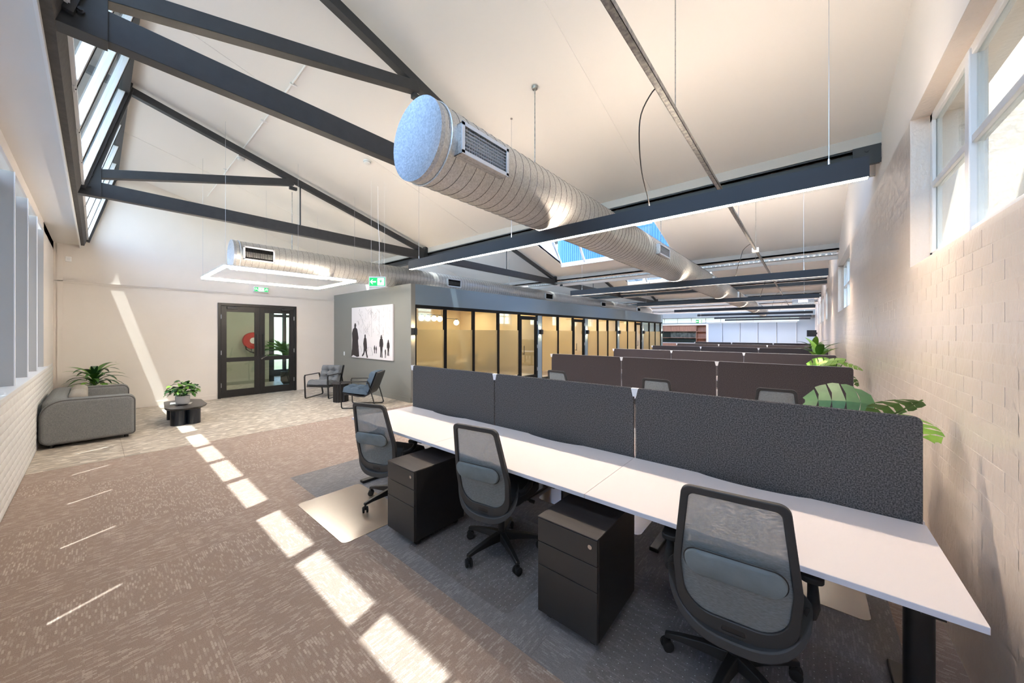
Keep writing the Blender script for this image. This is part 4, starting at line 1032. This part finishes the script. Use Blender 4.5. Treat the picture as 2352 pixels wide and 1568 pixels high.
# ================================================================== ARTWORK
t = thing('canvas_art', 'large canvas print of black pedestrian silhouettes on the grey wall', 'painting', (-9.11, YP, .975))
aw, ah = 1.10, 1.445
B(-aw, aw, -.045, -.004, 0, ah).build('canvas', 'canvas', t, .004)
def fig(x, z, s, kind):
    P = []
    if kind == 'robe': P = [[(-.055,.86),(-.06,.93),(-.03,.99),(.03,.99),(.06,.93),(.04,.86),(.12,.82),(.16,.70),(.20,.55),(.17,.48),(.20,.30),(.24,.02),(.10,0),(-.02,.03),(-.12,.05),(-.25,0),(-.20,.25),(-.18,.50),(-.20,.70),(-.14,.82)]]
    if kind == 'walk': P = [[(-.05,.86),(-.06,.94),(0,1.0),(.05,.94),(.04,.86),(.10,.80),(.14,.60),(.16,.40),(.13,.35),(.16,.18),(.24,.02),(.14,0),(.06,.18),(.0,.30),(-.10,.12),(-.22,.04),(-.28,.08),(-.14,.22),(-.12,.40),(-.16,.60),(-.10,.80)]]
    if kind == 'stand': P = [[(-.05,.86),(-.09,.90),(-.04,.93),(-.04,.99),(.04,.99),(.04,.93),(.09,.90),(.05,.86),(.12,.80),(.16,.60),(.13,.45),(.10,.50),(.10,.42),(.08,.2),(.10,0),(.02,0),(0,.40),(-.03,.02),(-.11,.0),(-.08,.25),(-.10,.5),(-.16,.45),(-.16,.65),(-.12,.80)]]
    if kind == 'dog': P = [[(-.12,.0),(-.10,.5),(-.14,.8),(-.02,1.0),(.10,.9),(.12,.6),(.10,.0),(.04,.0),(.02,.4),(-.04,.4),(-.06,0)]]
    b = MB()
    for p in P: b.prism([(x + u * s, z + w * s) for u, w in p], 'y', -.0475, -.0445)
    return b
fig(-.88, .02, .98, 'robe').build('silhouette', 'ink', t); fig(-.30, .02, .66, 'walk').build('silhouette', 'ink', t)
fig(.56, .06, .60, 'stand').build('silhouette', 'ink', t); fig(.90, .12, .42, 'stand').build('silhouette', 'ink', t); fig(.76, .06, .23, 'dog').build('silhouette', 'ink', t)
fig(.21, .16, .22, 'stand').build('silhouette', 'ink', t); fig(.30, .16, .20, 'stand').build('silhouette', 'ink', t)
sk_ = MB(); rr = random.Random(3)
for k in range(110):
    x = rr.uniform(-.7, 1.05); z = rr.uniform(.62, 1.36); l = rr.uniform(.03, .22)
    a = rr.choice([math.pi / 2, math.pi / 2, 0, .5, 2.5]); x2 = max(-1.05, min(1.06, x + l * math.cos(a))); z2 = min(1.40, z + l * math.sin(a))
    sk_.bar((x, -.0455, z), (x2, -.0455, z2), .0012, .005, (0, 1, 0))
for x0, z0, w in ((-.05, .10, .30), (-.62, .18, .22)):
    pts = [(x0 + w * u, z0 + w * v) for u, v in ((-.5,.0),(-.5,.28),(-.35,.5),(-.25,.72),(.25,.72),(.35,.5),(.5,.28),(.5,0),(-.5,0))]
    for a, b in zip(pts[:-1], pts[1:]): sk_.bar((a[0], -.0455, a[1]), (b[0], -.0455, b[1]), .0012, .009, (0, 1, 0))
for xx in (.05, .45): sk_.bar((xx, -.0455, .6), (xx, -.0455, 1.35), .0012, .006, (0, 1, 0))
sk_.bar((-.55, -.0455, 1.15), (-.05, -.0455, .62), .0012, .006, (0, 1, 0))
sk_.build('street_sketch', 'ink_grey', t)

# ================================================================== LOUNGE
# sofa (back to the window wall)
t = thing('sofa', 'grey rounded two-seat sofa with piped edges against the window wall', 'sofa', (-9.33, -.04, 0))
def pill(x0, x1, y0, y1, z0, z1, r, name, m, seg=6):
    o = B(x0, x1, y0, y1, z0, z1).build(name, m, t, r, seg); o.modifiers['bevel'].angle_limit = R(30); return o
for a_ in (.72, -.98):
    o = MB().prism(round_poly([(-.49, .05), (.46, .05), (.46, .69), (-.49, .71)], [.11, .05, .10, .24], 9), 'x', a_, a_ + .26, True).build('arm', 'sofa', t, .06, 5)
    for p_ in o.data.polygons: p_.use_smooth = True
pill(-.90, .90, -.47, -.20, .06, .72, .10, 'backrest', 'sofa'); pill(-.74, .74, -.25, .45, .10, .27, .04, 'seat_base', 'sofa')
for a, b in ((-.73, -.005), (.005, .73)): pill(a, b, -.22, .46, .27, .42, .05, 'seat_cushion', 'sofa_in')
for a, b in ((-.70, -.01), (.01, .70)): pill(a, b, -.24, -.05, .41, .76, .07, 'back_cushion', 'sofa_in')
for sx in (.964, -.964, .736, -.736):
    pth = [(sx, y_, z_) for y_, z_ in round_poly([(-.474, .066), (.446, .066), (.446, .676), (-.474, .695)], [.10, .045, .09, .23], 7)]
    MB().tube(pth, .009, 6, closed=True).build('piping', 'piping', t)
for sx in (-.85, .85):
    for yy in (-.38, .36): MB().cyl((sx, yy, 0), (sx, yy, .06), .025, 10).build('foot', 'black', t)
# coffee table
t = thing('coffee_table', 'low dark pebble-shaped coffee table with fat column legs', 'coffee table', (-9.12, 1.08, 0))
cp = [(-9.70, .86), (-8.82, .79), (-8.62, .86), (-8.54, 1.05), (-8.56, 1.25), (-8.82, 1.38), (-9.5, 1.39), (-9.74, 1.22)]
rp = round_poly([(x + 9.12, y - 1.08) for x, y in cp], [.08] * 8, 4)
b = MB(); n = len(rp)
for f_, z in ((.93, .29), (1, .322), (1, .33)): b.v += [(x * f_, y * f_, z) for x, y in rp]
for i in range(2):
    for j in range(n): b.f.append((i*n+j, i*n+(j+1)%n, (i+1)*n+(j+1)%n, (i+1)*n+j)); b.sm.append(False)
b.f.append(tuple(range(n))[::-1]); b.f.append(tuple(2*n+j for j in range(n))); b.sm += [False, False]; b.build('table_top', 'tile_top', t)
for (x, y, r) in ((.30, -.10, .115), (.33, .10, .10), (-.36, -.12, .08), (-.36, .12, .09)): MB().cyl((x, y, 0), (x, y, .292), r, 28).build('column_leg', 'glossblue', t)
tag(MB().prism(round_poly([(-9.42, .93), (-9.2, .90), (-8.98, 1.16), (-9.2, 1.22)], [.004] * 4, 2), 'z', .331, .335).build('magazine', 'paper'), 'white magazine lying on the coffee table under the potted plant', 'magazine')
# leaf meshes
def leaf_mesh(name, m, L, W, droop, fold=.15, nseg=8, tip=1.0):
    def fn(u, v):
        s = (v - .5) * 2; prof = math.sin(math.pi * min(1, u ** .75 * .97 + .02)) ** tip
        x = s * W / 2 * prof
        ang = droop * u
        y = L * (math.sin(ang) / droop if droop else u); z = L * ((math.cos(ang) - 1) / droop if droop else 0)
        return (x, y, z + abs(s) * fold * W * prof * .5)
    return MB().grid(fn, nseg, 2).mesh(name, m)
def monstera_mesh(name, m, L):
    b = MB(); nl = 5
    def edge(u): return .42 * L * math.sin(math.pi * min(1, u * .92 + .06)) ** .65
    for s in (-1, 1):
        for k in range(nl):
            u0 = k / nl; u1 = (k + .84) / nl if 0 < k < nl - 1 else (k + .98) / nl
            fw = .16
            pts = []
            for (u, e) in ((u0, 0), (u0 + .02, edge(u0 + .05)), ((u0 + u1) / 2 + .03, edge((u0 + u1) / 2 + .05) * 1.04), (u1 + .03, edge(u1) * .98), (u1, edge(u1) * .42), ((k + 1) / nl, 0)):
                yy = u * L + e * fw; xx = s * e
                pts.append((xx, yy, -.35 * (u - .35) ** 2 * L - .5 * xx * xx / L + .06 * abs(xx)))
            kk = len(b.v); b.v += pts; b.f.append(tuple(kk + i for i in range(6))); b.sm.append(True)
    return b.mesh(name, m)
# pothos in white pot on the coffee table
t = thing('potted_plant', 'small bushy green plant in a white pot on the coffee table', 'plant', (-9.05, 1.06, .336))
MB().lathe([(.075, 0), (.095, .015), (.105, .06), (.108, .165), (.098, .165), (.09, .15)], 28).build('pot', 'pot_white', t)
MB().cyl((0, 0, .14), (0, 0, .15), .095, 20).build('soil', 'soil', t)
lm = [leaf_mesh('leaf', 'leaf', .10, .07, .9, .2, 5, .7), leaf_mesh('leaf', 'leaf_light', .095, .065, .7, .2, 5, .7), leaf_mesh('leaf', 'leaf_dark', .095, .065, 1.0, .2, 5, .7)]
rr = random.Random(5)
for k in range(120):
    a = rr.uniform(0, 6.283); e = rr.uniform(.1, 1.45); rad = rr.uniform(.05, .19)
    rad = .20 * rr.random() ** .6; p = (rad * math.cos(a), rad * math.sin(a),   .20 + rr.uniform(0, 1) * .24 * math.sqrt(max(0, 1 - (rad / .22) ** 2)))
    inst(rr.choice(lm), 'leaf', t, p, (rr.uniform(-.5, .5), rr.uniform(-.4, .4), a - math.pi / 2 + rr.uniform(-.6, .6)))
st = MB()
for k in range(14):
    a = k * .45; st.tube([(0, 0, .14), (.07 * math.cos(a), .07 * math.sin(a), .22), (.16 * math.cos(a), .16 * math.sin(a), .24 + .05 * math.sin(k * 2))], .003, 5)
st.build('stems', 'stem', t)
# spiky plant behind the sofa
def strap_plant(label, loc, nleaf, L, W, meshes, pot_h, pot_r, seed, hmin=.25, potm='pot_dark', stem_h=.25, sc=1.0):
    t = thing('potted_plant', label, 'plant', loc); rr = random.Random(seed)
    MB().lathe([(pot_r * .78, 0), (pot_r, pot_h), (pot_r * .92, pot_h), (pot_r * .9, pot_h - .03)], 24).build('pot', potm, t)
    MB().cyl((0, 0, pot_h - .04), (0, 0, pot_h - .03), pot_r * .9, 20).build('soil', 'soil', t)
    MB().tube([(0, 0, pot_h - .04), (.01, 0, pot_h + stem_h * .5), (0, .01, pot_h + stem_h)], [.02, .016, .012], 8).build('stem', 'stem', t)
    for k in range(nleaf):
        a = k * 2.399; e = 1.25 - 1.05 * (k / nleaf) + rr.uniform(-.12, .12)
        z = pot_h + stem_h * (1 - .75 * k / nleaf)
        s = rr.uniform(.8, 1.1) * sc
        inst(rr.choice(meshes), 'leaf', t, (.015 * math.cos(a), .015 * math.sin(a), z), (e, 0, a - math.pi / 2), (s, s, s))
    return t
dl = [leaf_mesh('leaf', 'leaf', .42, .075, 1.5, .25, 9, .8), leaf_mesh('leaf', 'leaf_dark', .45, .08, 1.8, .25, 9, .8), leaf_mesh('leaf', 'leaf_light', .36, .08, 1.2, .25, 9, .8)]
strap_plant('spiky green floor plant in the corner behind the sofa', (-10.85, -.02, 0), 46, .42, .07, dl, .42, .16, 11, stem_h=.42, sc=1.25)
# armchairs
def tuft(fn_center, w, l, th, nx, ny, name, m, parent):
    """fn_center(u,v)->(point, normal)"""
    def disp(u, v):
        d = 1.0
        for i in range(1, nx):
            for j in range(1, ny):
                q = math.hypot((u - i / nx) * nx, (v - j / ny) * ny); d -= .62 * math.exp(-q * q * 9)
        gx = min(abs((u * nx) - round(u * nx)), .5); gy = min(abs((v * ny) - round(v * ny)), .5)
        crease = .16 * math.exp(-(gx * 9) ** 2) * (0 < round(u * nx) < nx) + .16 * math.exp(-(gy * 9) ** 2) * (0 < round(v * ny) < ny)
        ed = (max(0, 1 - (2 * u - 1) ** 8) * max(0, 1 - (2 * v - 1) ** 8)) ** .35
        return th * (d - crease) * ed
    b = MB(); N = 24
    def top(u, v): p, n = fn_center(u, v); return Vector(p) + Vector(n) * disp(u, v)
    def bot(u, v): p, n = fn_center(u, v); return Vector(p)
    b.grid(top, N, N); b.grid(bot, 4, 4)
    return b.build(name, m, parent)
def armchair(label, loc, rz, m):
    t = thing('lounge_chair', label, 'armchair', loc, rz, 'metal-framed lounge chairs')   # faces -Y
    w = .31
    for s in (-1, 1):
        x = s * w
        pth = [(x, -.36, .60), (x, -.39, .57), (x, -.36, .04), (x, -.34, .012), (x, .34, .012), (x, .37, .04), (x, .22, .575), (x, .19, .60)]
        b = MB(); P = [Vector(p) for p in pth]
        for a, c in zip(P, P[1:] + P[:1]): b.bar(a, c, .035, .012, (1, 0, 0)) if False else b.bar(a, c, .014, .034, (1, 0, 0))
        b.build('side_frame', 'black', t)
        B(x - .022, x + .022, -.38, .21, .596, .612).build('armrest', 'black', t, .004)
    MB().bar((-w, -.30, .30), (w, -.30, .30), .03, .02).bar((-w, .19, .56), (w, .19, .56), .02, .02).build('cross_bar', 'black', t)
    # shell profile in y,z
    prof = [(-.34, .36), (-.2, .325), (.0, .285), (.12, .28), (.2, .32), (.25, .40), (.33, .62), (.395, .80)]
    sh = MB(); n = len(prof)
    def off(k):
        a = Vector(prof[max(k-1, 0)]); c = Vector(prof[min(k+1, n-1)]); d = (c - a).normalized(); return Vector((-d.y, d.x))
    for xx in (-.285, .285): 
        for k, (yy, zz) in enumerate(prof): o_ = off(k); sh.v += [(xx, yy, zz), (xx, yy - o_.x * .03, zz - o_.y * .03)]
    for k in range(n - 1):
        a = 2 * k; c = 2 * n + 2 * k
        sh.f += [(a, a + 2, c + 2, c), (a + 1, c + 1, c + 3, a + 3), (a, a + 1, a + 3, a + 2), (c, c + 2, c + 3, c + 1)]; sh.sm += [True, True, False, False]
    sh.f += [(0, 2*n, 2*n+1, 1), (2*n-2, 2*n-1, 4*n-1, 4*n-2)]; sh.sm += [False, False]
    sh.build('sling_shell', 'black', t)
    def seat(u, v): return ((u - .5) * .54, -.36 + v * .56, .365 - v * .075 + (v > .85) * 0), (0, -.1, 1)
    tuft(seat, .54, .56, .14, 3, 3, 'seat_cushion', m, t)
    def back(u, v): return ((u - .5) * .54, .19 + v * .175, .33 + v * .47), (0, -.95, .3)
    tuft(back, .54, .5, .14, 3, 3, 'back_cushion', m, t)
    return t
# local -Y is the front
def face(fx, fy): return math.atan2(fy, fx) + math.pi / 2
armchair('grey tufted lounge chair with black frame, left of the round side table', (-9.76, 3.92, 0), face(.58, -.81), 'cushion_grey')
armchair('blue-grey tufted lounge chair with black frame, right of the round side table', (-7.84, 3.98, 0), face(-.72, -.69), 'cushion_blue')
t = thing('side_table', 'small round black side table with ribbed drum base between the lounge chairs', 'side table', (-8.76, 3.88, 0))
fl = []
for k in range(64):
    a = 2 * math.pi * k / 64; r = .165 + .008 * (1 if k % 4 < 2 else -1); fl.append((r * math.cos(a), r * math.sin(a)))
MB().prism(fl, 'z', 0, .44).build('drum_base', 'black', t); MB().cyl((0, 0, .44), (0, 0, .456), .215, 36).build('table_top', 'tile_top', t, .004)

# ================================================================== PLANTS ON THE DESKS ALONG THE BRICK WALL
mmD = monstera_mesh('leaf', 'leaf_dark', .36); mmL = monstera_mesh('leaf', 'leaf_light', .34); mmG = monstera_mesh('leaf', 'leaf', .34)
def monstera(label, loc, leaves):
    t = thing('monstera_plant', label, 'plant', loc)
    MB().lathe([(.085, 0), (.105, .02), (.115, .17), (.105, .17), (.10, .15)], 24).build('pot', 'pot_white', t); MB().cyl((0, 0, .145), (0, 0, .155), .10, 18).build('soil', 'soil', t)
    for (m, p, rot, s) in leaves:
        inst(m, 'leaf', t, p, rot, (s, s, s))
        v = Vector(p); MB().tube([(0, 0, .15), (v.x * .35, v.y * .35, .15 + (v.z - .15) * .6), tuple(v)], [.006, .005, .004], 6).build('leaf_stalk', 'stem', t)
    return t
monstera('monstera plant with split leaves showing over the front screen by the brick wall', (.27, 3.20, .732), [
    (mmD, (.09, .10, .49), (0, R(-53), R(90)), 1.0), (mmG, (.23, -.25, .585), (R(-22), R(20), R(52)), .75), (mmL, (.15, -.28, .508), (R(-25), 0, R(-145)), .6),
    (mmG, (-.05, -.02, .36), (R(-10), 0, R(130)), .7), (mmL, (-.04, .1, .40), (R(10), 0, R(60)), .7)])
monstera('lime green monstera behind the second row of screens by the brick wall', (.28, 6.50, .732), [
    (mmL, (.06, .10, .52), (0, R(-48), R(85)), .95), (mmL, (.14, -.05, .60), (R(-8), R(-20), R(75)), .9), (mmL, (.06, -.08, .58), (R(-18), R(10), R(-100)), .75), (mmG, (.10, -.14, .46), (R(-45), R(10), R(-115)), .7), (mmL, (.05, .05, .45), (R(25), 0, R(20)), .8)])
bl = [leaf_mesh('leaf', 'leaf_light', .40, .11, .7, .3, 8, .7), leaf_mesh('leaf', 'leaf', .38, .11, 1.1, .3, 8, .7)]
strap_plant('broad-leaved lime green plant behind the third row of screens', (.22, 9.55, .732), 16, .4, .1, bl, .17, .11, 3, stem_h=.34, potm='pot_white', sc=1.2)
strap_plant('broad-leaved green plant behind the fourth row of screens, farthest along the wall', (.2, 12.6, .732), 18, .4, .1, bl, .17, .11, 4, stem_h=.38, potm='pot_white', sc=1.2)
# palm in the lobby
t = thing('palm_plant', 'tall potted palm standing in the lobby behind the right door', 'plant', (-13.1, 4.15, 0))
MB().lathe([(.20, 0), (.27, .12), (.27, .42), (.25, .42), (.24, .38)], 24).build('pot', 'pot_dark', t); MB().cyl((0, 0, .36), (0, 0, .38), .24, 18).build('soil', 'soil', t)
fr = MB(); Lf = .85
for k in range(22):
    u = .15 + .85 * k / 22; yy = Lf * math.sin(1.3 * u) / 1.3; zz = Lf * (math.cos(1.3 * u) - 1) / 1.3
    for s in (-1, 1):
        l = .26 * math.sin(math.pi * min(1, u * .85 + .15)); fr.add([(0, yy, zz), (s * l * .5, yy + .07, zz - .005), (s * l, yy + .14, zz - .08), (s * l * .5, yy + .045, zz - .01)], [(0, 1, 2, 3)])
fr.tube([(0, Lf * math.sin(1.3 * q / 8) / 1.3, Lf * (math.cos(1.3 * q / 8) - 1) / 1.3) for q in range(9)], .005, 5)
fm = fr.mesh('frond', 'leaf')
for k in range(18): inst(fm, 'frond', t, (0, 0, .72 + .06 * (k % 5)), (R(80 - 9 * (k % 6)), 0, k * 2.4), (1, 1, 1))
for k in range(5): MB().cyl((.05 * math.cos(k * 1.3), .05 * math.sin(k * 1.3), .36), (.03 * math.cos(k * 1.3), .03 * math.sin(k * 1.3), 1.0), .012, 7).build('cane', 'stem', t)

# ================================================================== MEETING ROOM
t = thing('meeting_table', 'white rounded meeting table behind the reeded glass', 'table', (-9.1, 7.6, 0))
MB().prism(round_poly([(-.55, -1.5), (.55, -1.5), (.55, 1.5), (-.55, 1.5)], [.5] * 4, 8), 'z', .70, .73).build('table_top', 'white_laminate', t)
for yy in (-.8, .8): MB().cyl((0, yy, 0), (0, yy, .70), .09, 18).build('leg', 'black', t); 
for yy in (-.8, .8): MB().cyl((0, yy, 0), (0, yy, .02), .3, 24).build('foot_plate', 'black', t)
for i, (x, y, a) in enumerate(((-8.3, 6.7, 90), (-8.3, 7.6, 90), (-8.3, 8.5, 90))):
    copy_tree(chair, None, 'dark office chair at the meeting table behind the reeded glass, %s' % ['nearest the grey wall', 'middle', 'nearest the door'][i], (x, y, 0), R(a))
t = thing('globe_chandelier', 'row of glowing white globes on thin black rods in the first office', 'chandelier', (-8.9, 6.8, 2.25))
MB().cyl((0, -.6, 0), (0, .5, 0), .008, 8).cyl((0, .3, 0), (0, .3, .36), .006, 8).cyl((0, .42, -.1), (0, 1.0, -.1), .008, 8).cyl((0, .42, -.1), (0, .42, .36), .006, 8).build('rod', 'black', t)
for yy, zz in ((-.46, -.11), (-.23, -.11), (.01, -.11), (.23, -.12), (.92, -.22)):
    MB().sphere((0, yy, zz), .085, 18).build('globe', 'globe', t); MB().cyl((0, yy, zz + .075), (0, yy, zz + .12), .018, 10).build('lamp_holder', 'black', t)
t = thing('globe_chandelier', 'pair of small glowing globes seen through the second office door', 'chandelier', (-8.9, 11.64, 2.25))
MB().cyl((0, -.3, 0), (0, .3, 0), .008, 8).cyl((0, 0, 0), (0, 0, .36), .006, 8).build('rod', 'black', t)
for yy in (-.13, .13): MB().sphere((0, yy, -.12), .085, 18).build('globe', 'globe', t); MB().cyl((0, yy, -.04), (0, yy, 0), .018, 10).build('lamp_holder', 'black', t)

# ================================================================== FAR END: KITCHEN, PANELS, TV, AC
KX0, KX1, KY = -9.6, -5.76, 30.0
t = thing('kitchen_joinery', 'oak kitchen joinery with open shelves at the far end', 'kitchen unit', (0, KY, 0))
MB().box(KX0, KX1, 0, .6, 2.28, 2.36).box(KX1 - .03, KX1, 0, .6, 0, 2.28).build('bulkhead', 'white', t)
for i in range(5):
    a = KX0 + (KX1 - .75 - KX0) * i / 5; b = KX0 + (KX1 - .75 - KX0) * (i + 1) / 5
    B(a + .004, b - .004, .2, .6, 1.80, 2.28).build('upper_door', 'timber', t)
B(KX0, KX1 - .75, .55, .6, .9, 1.80).build('splashback', 'stone', t); B(KX0 + .2, KX0 + 1.1, .5, .548, 1.32, 1.78).build('dark_panel', 'dark_green', t); B(KX0, KX1 - .75, .5, .548, .9, 1.22).build('lower_splash', 'dark_green', t)
B(KX0, KX1 - .75, .25, .6, 1.27, 1.30).build('shelf', 'timber', t)
B(KX1 - .75, KX1 - .03, .55, .6, 0, 2.28).build('tower_back', 'timber', t); B(KX1 - .76, KX1 - .73, .1, .6, 0, 2.28).build('tower_side', 'timber', t)
for zz in (.85, 1.25, 1.78): B(KX1 - .73, KX1 - .03, .1, .55, zz, zz + .03).build('tower_shelf', 'timber', t)
B(KX0, KX1 - .75, 0, .55, 0, .86).build('base_cabinet', 'timber', t); B(KX0, KX1 - .75, -.02, .6, .86, .9).build('benchtop', 'white', t)
MB().tube([(-7.9, .35, .9), (-7.9, .35, 1.15), (-7.9, .28, 1.2), (-7.9, .18, 1.16)], .014, 8).build('tap', 'black', t)
t = thing('partition_wall_panels', 'row of tall pale panels closing the far end of the room', 'wall panels', (0, YEND - .1, 0))
px = [-7.22, -5.94, -4.54, -3.2, -1.87, -.53]
for a, b in zip(px[:-1], px[1:]):
    p_ = B(a + .03, b - .03, 0, .05, .05, 2.58).build('panel', 'panel', t); B(b - .05, b - .03, -.02, .06, .02, 2.6).build('panel_stile', 'white', t)
B(-7.3, -.5, -.02, .06, 2.58, 2.66).build('head_rail', 'white', t)
for i in range(9): B(XD + 1 + i * 1.25, XD + 2.2 + i * 1.25, .02, .04, 2.70, 3.08).build('transom_pane', 'tr_glow_pane', t) if False else None
M['tr_glow_pane'] = emit('transom_daylight_glow', (206, 226, 224), .42)  # panes glow by themselves in place of daylight through the transom
lt = struct(B(XD + .1, XW - 1.0, YEND - .06, YEND - .03, 2.68, 3.10).build('window_90', 'tr_glow_pane'))
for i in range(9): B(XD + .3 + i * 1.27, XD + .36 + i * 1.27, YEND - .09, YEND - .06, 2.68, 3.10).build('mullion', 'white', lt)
t = thing('wall_screen', 'black flat screen mounted at the far end of the brick wall', 'screen', (.33, 30, 1.44)); B(-.24, .24, 0, .03, 0, .42).build('display', 'black', t, .004); B(-.05, .28, .03, .06, .15, .27).build('wall_arm', 'black', t)
t = thing('air_conditioner', 'grey suspended air conditioning unit near the far ceiling', 'air conditioner', (-.08, 24, 3.18)); B(-.45, .45, 0, .6, 0, .33).build('case', 'galv_flat', t, .01); B(-.2, .2, -.01, 0, .12, .26).build('outlet', 'white', t)
for sx in (-.4, .4): MB().cyl((sx, .3, .33), (sx, .3, zc(24.3, 4) - 3.18), .006, 6).build('hanger_rod', 'galv_flat', t)
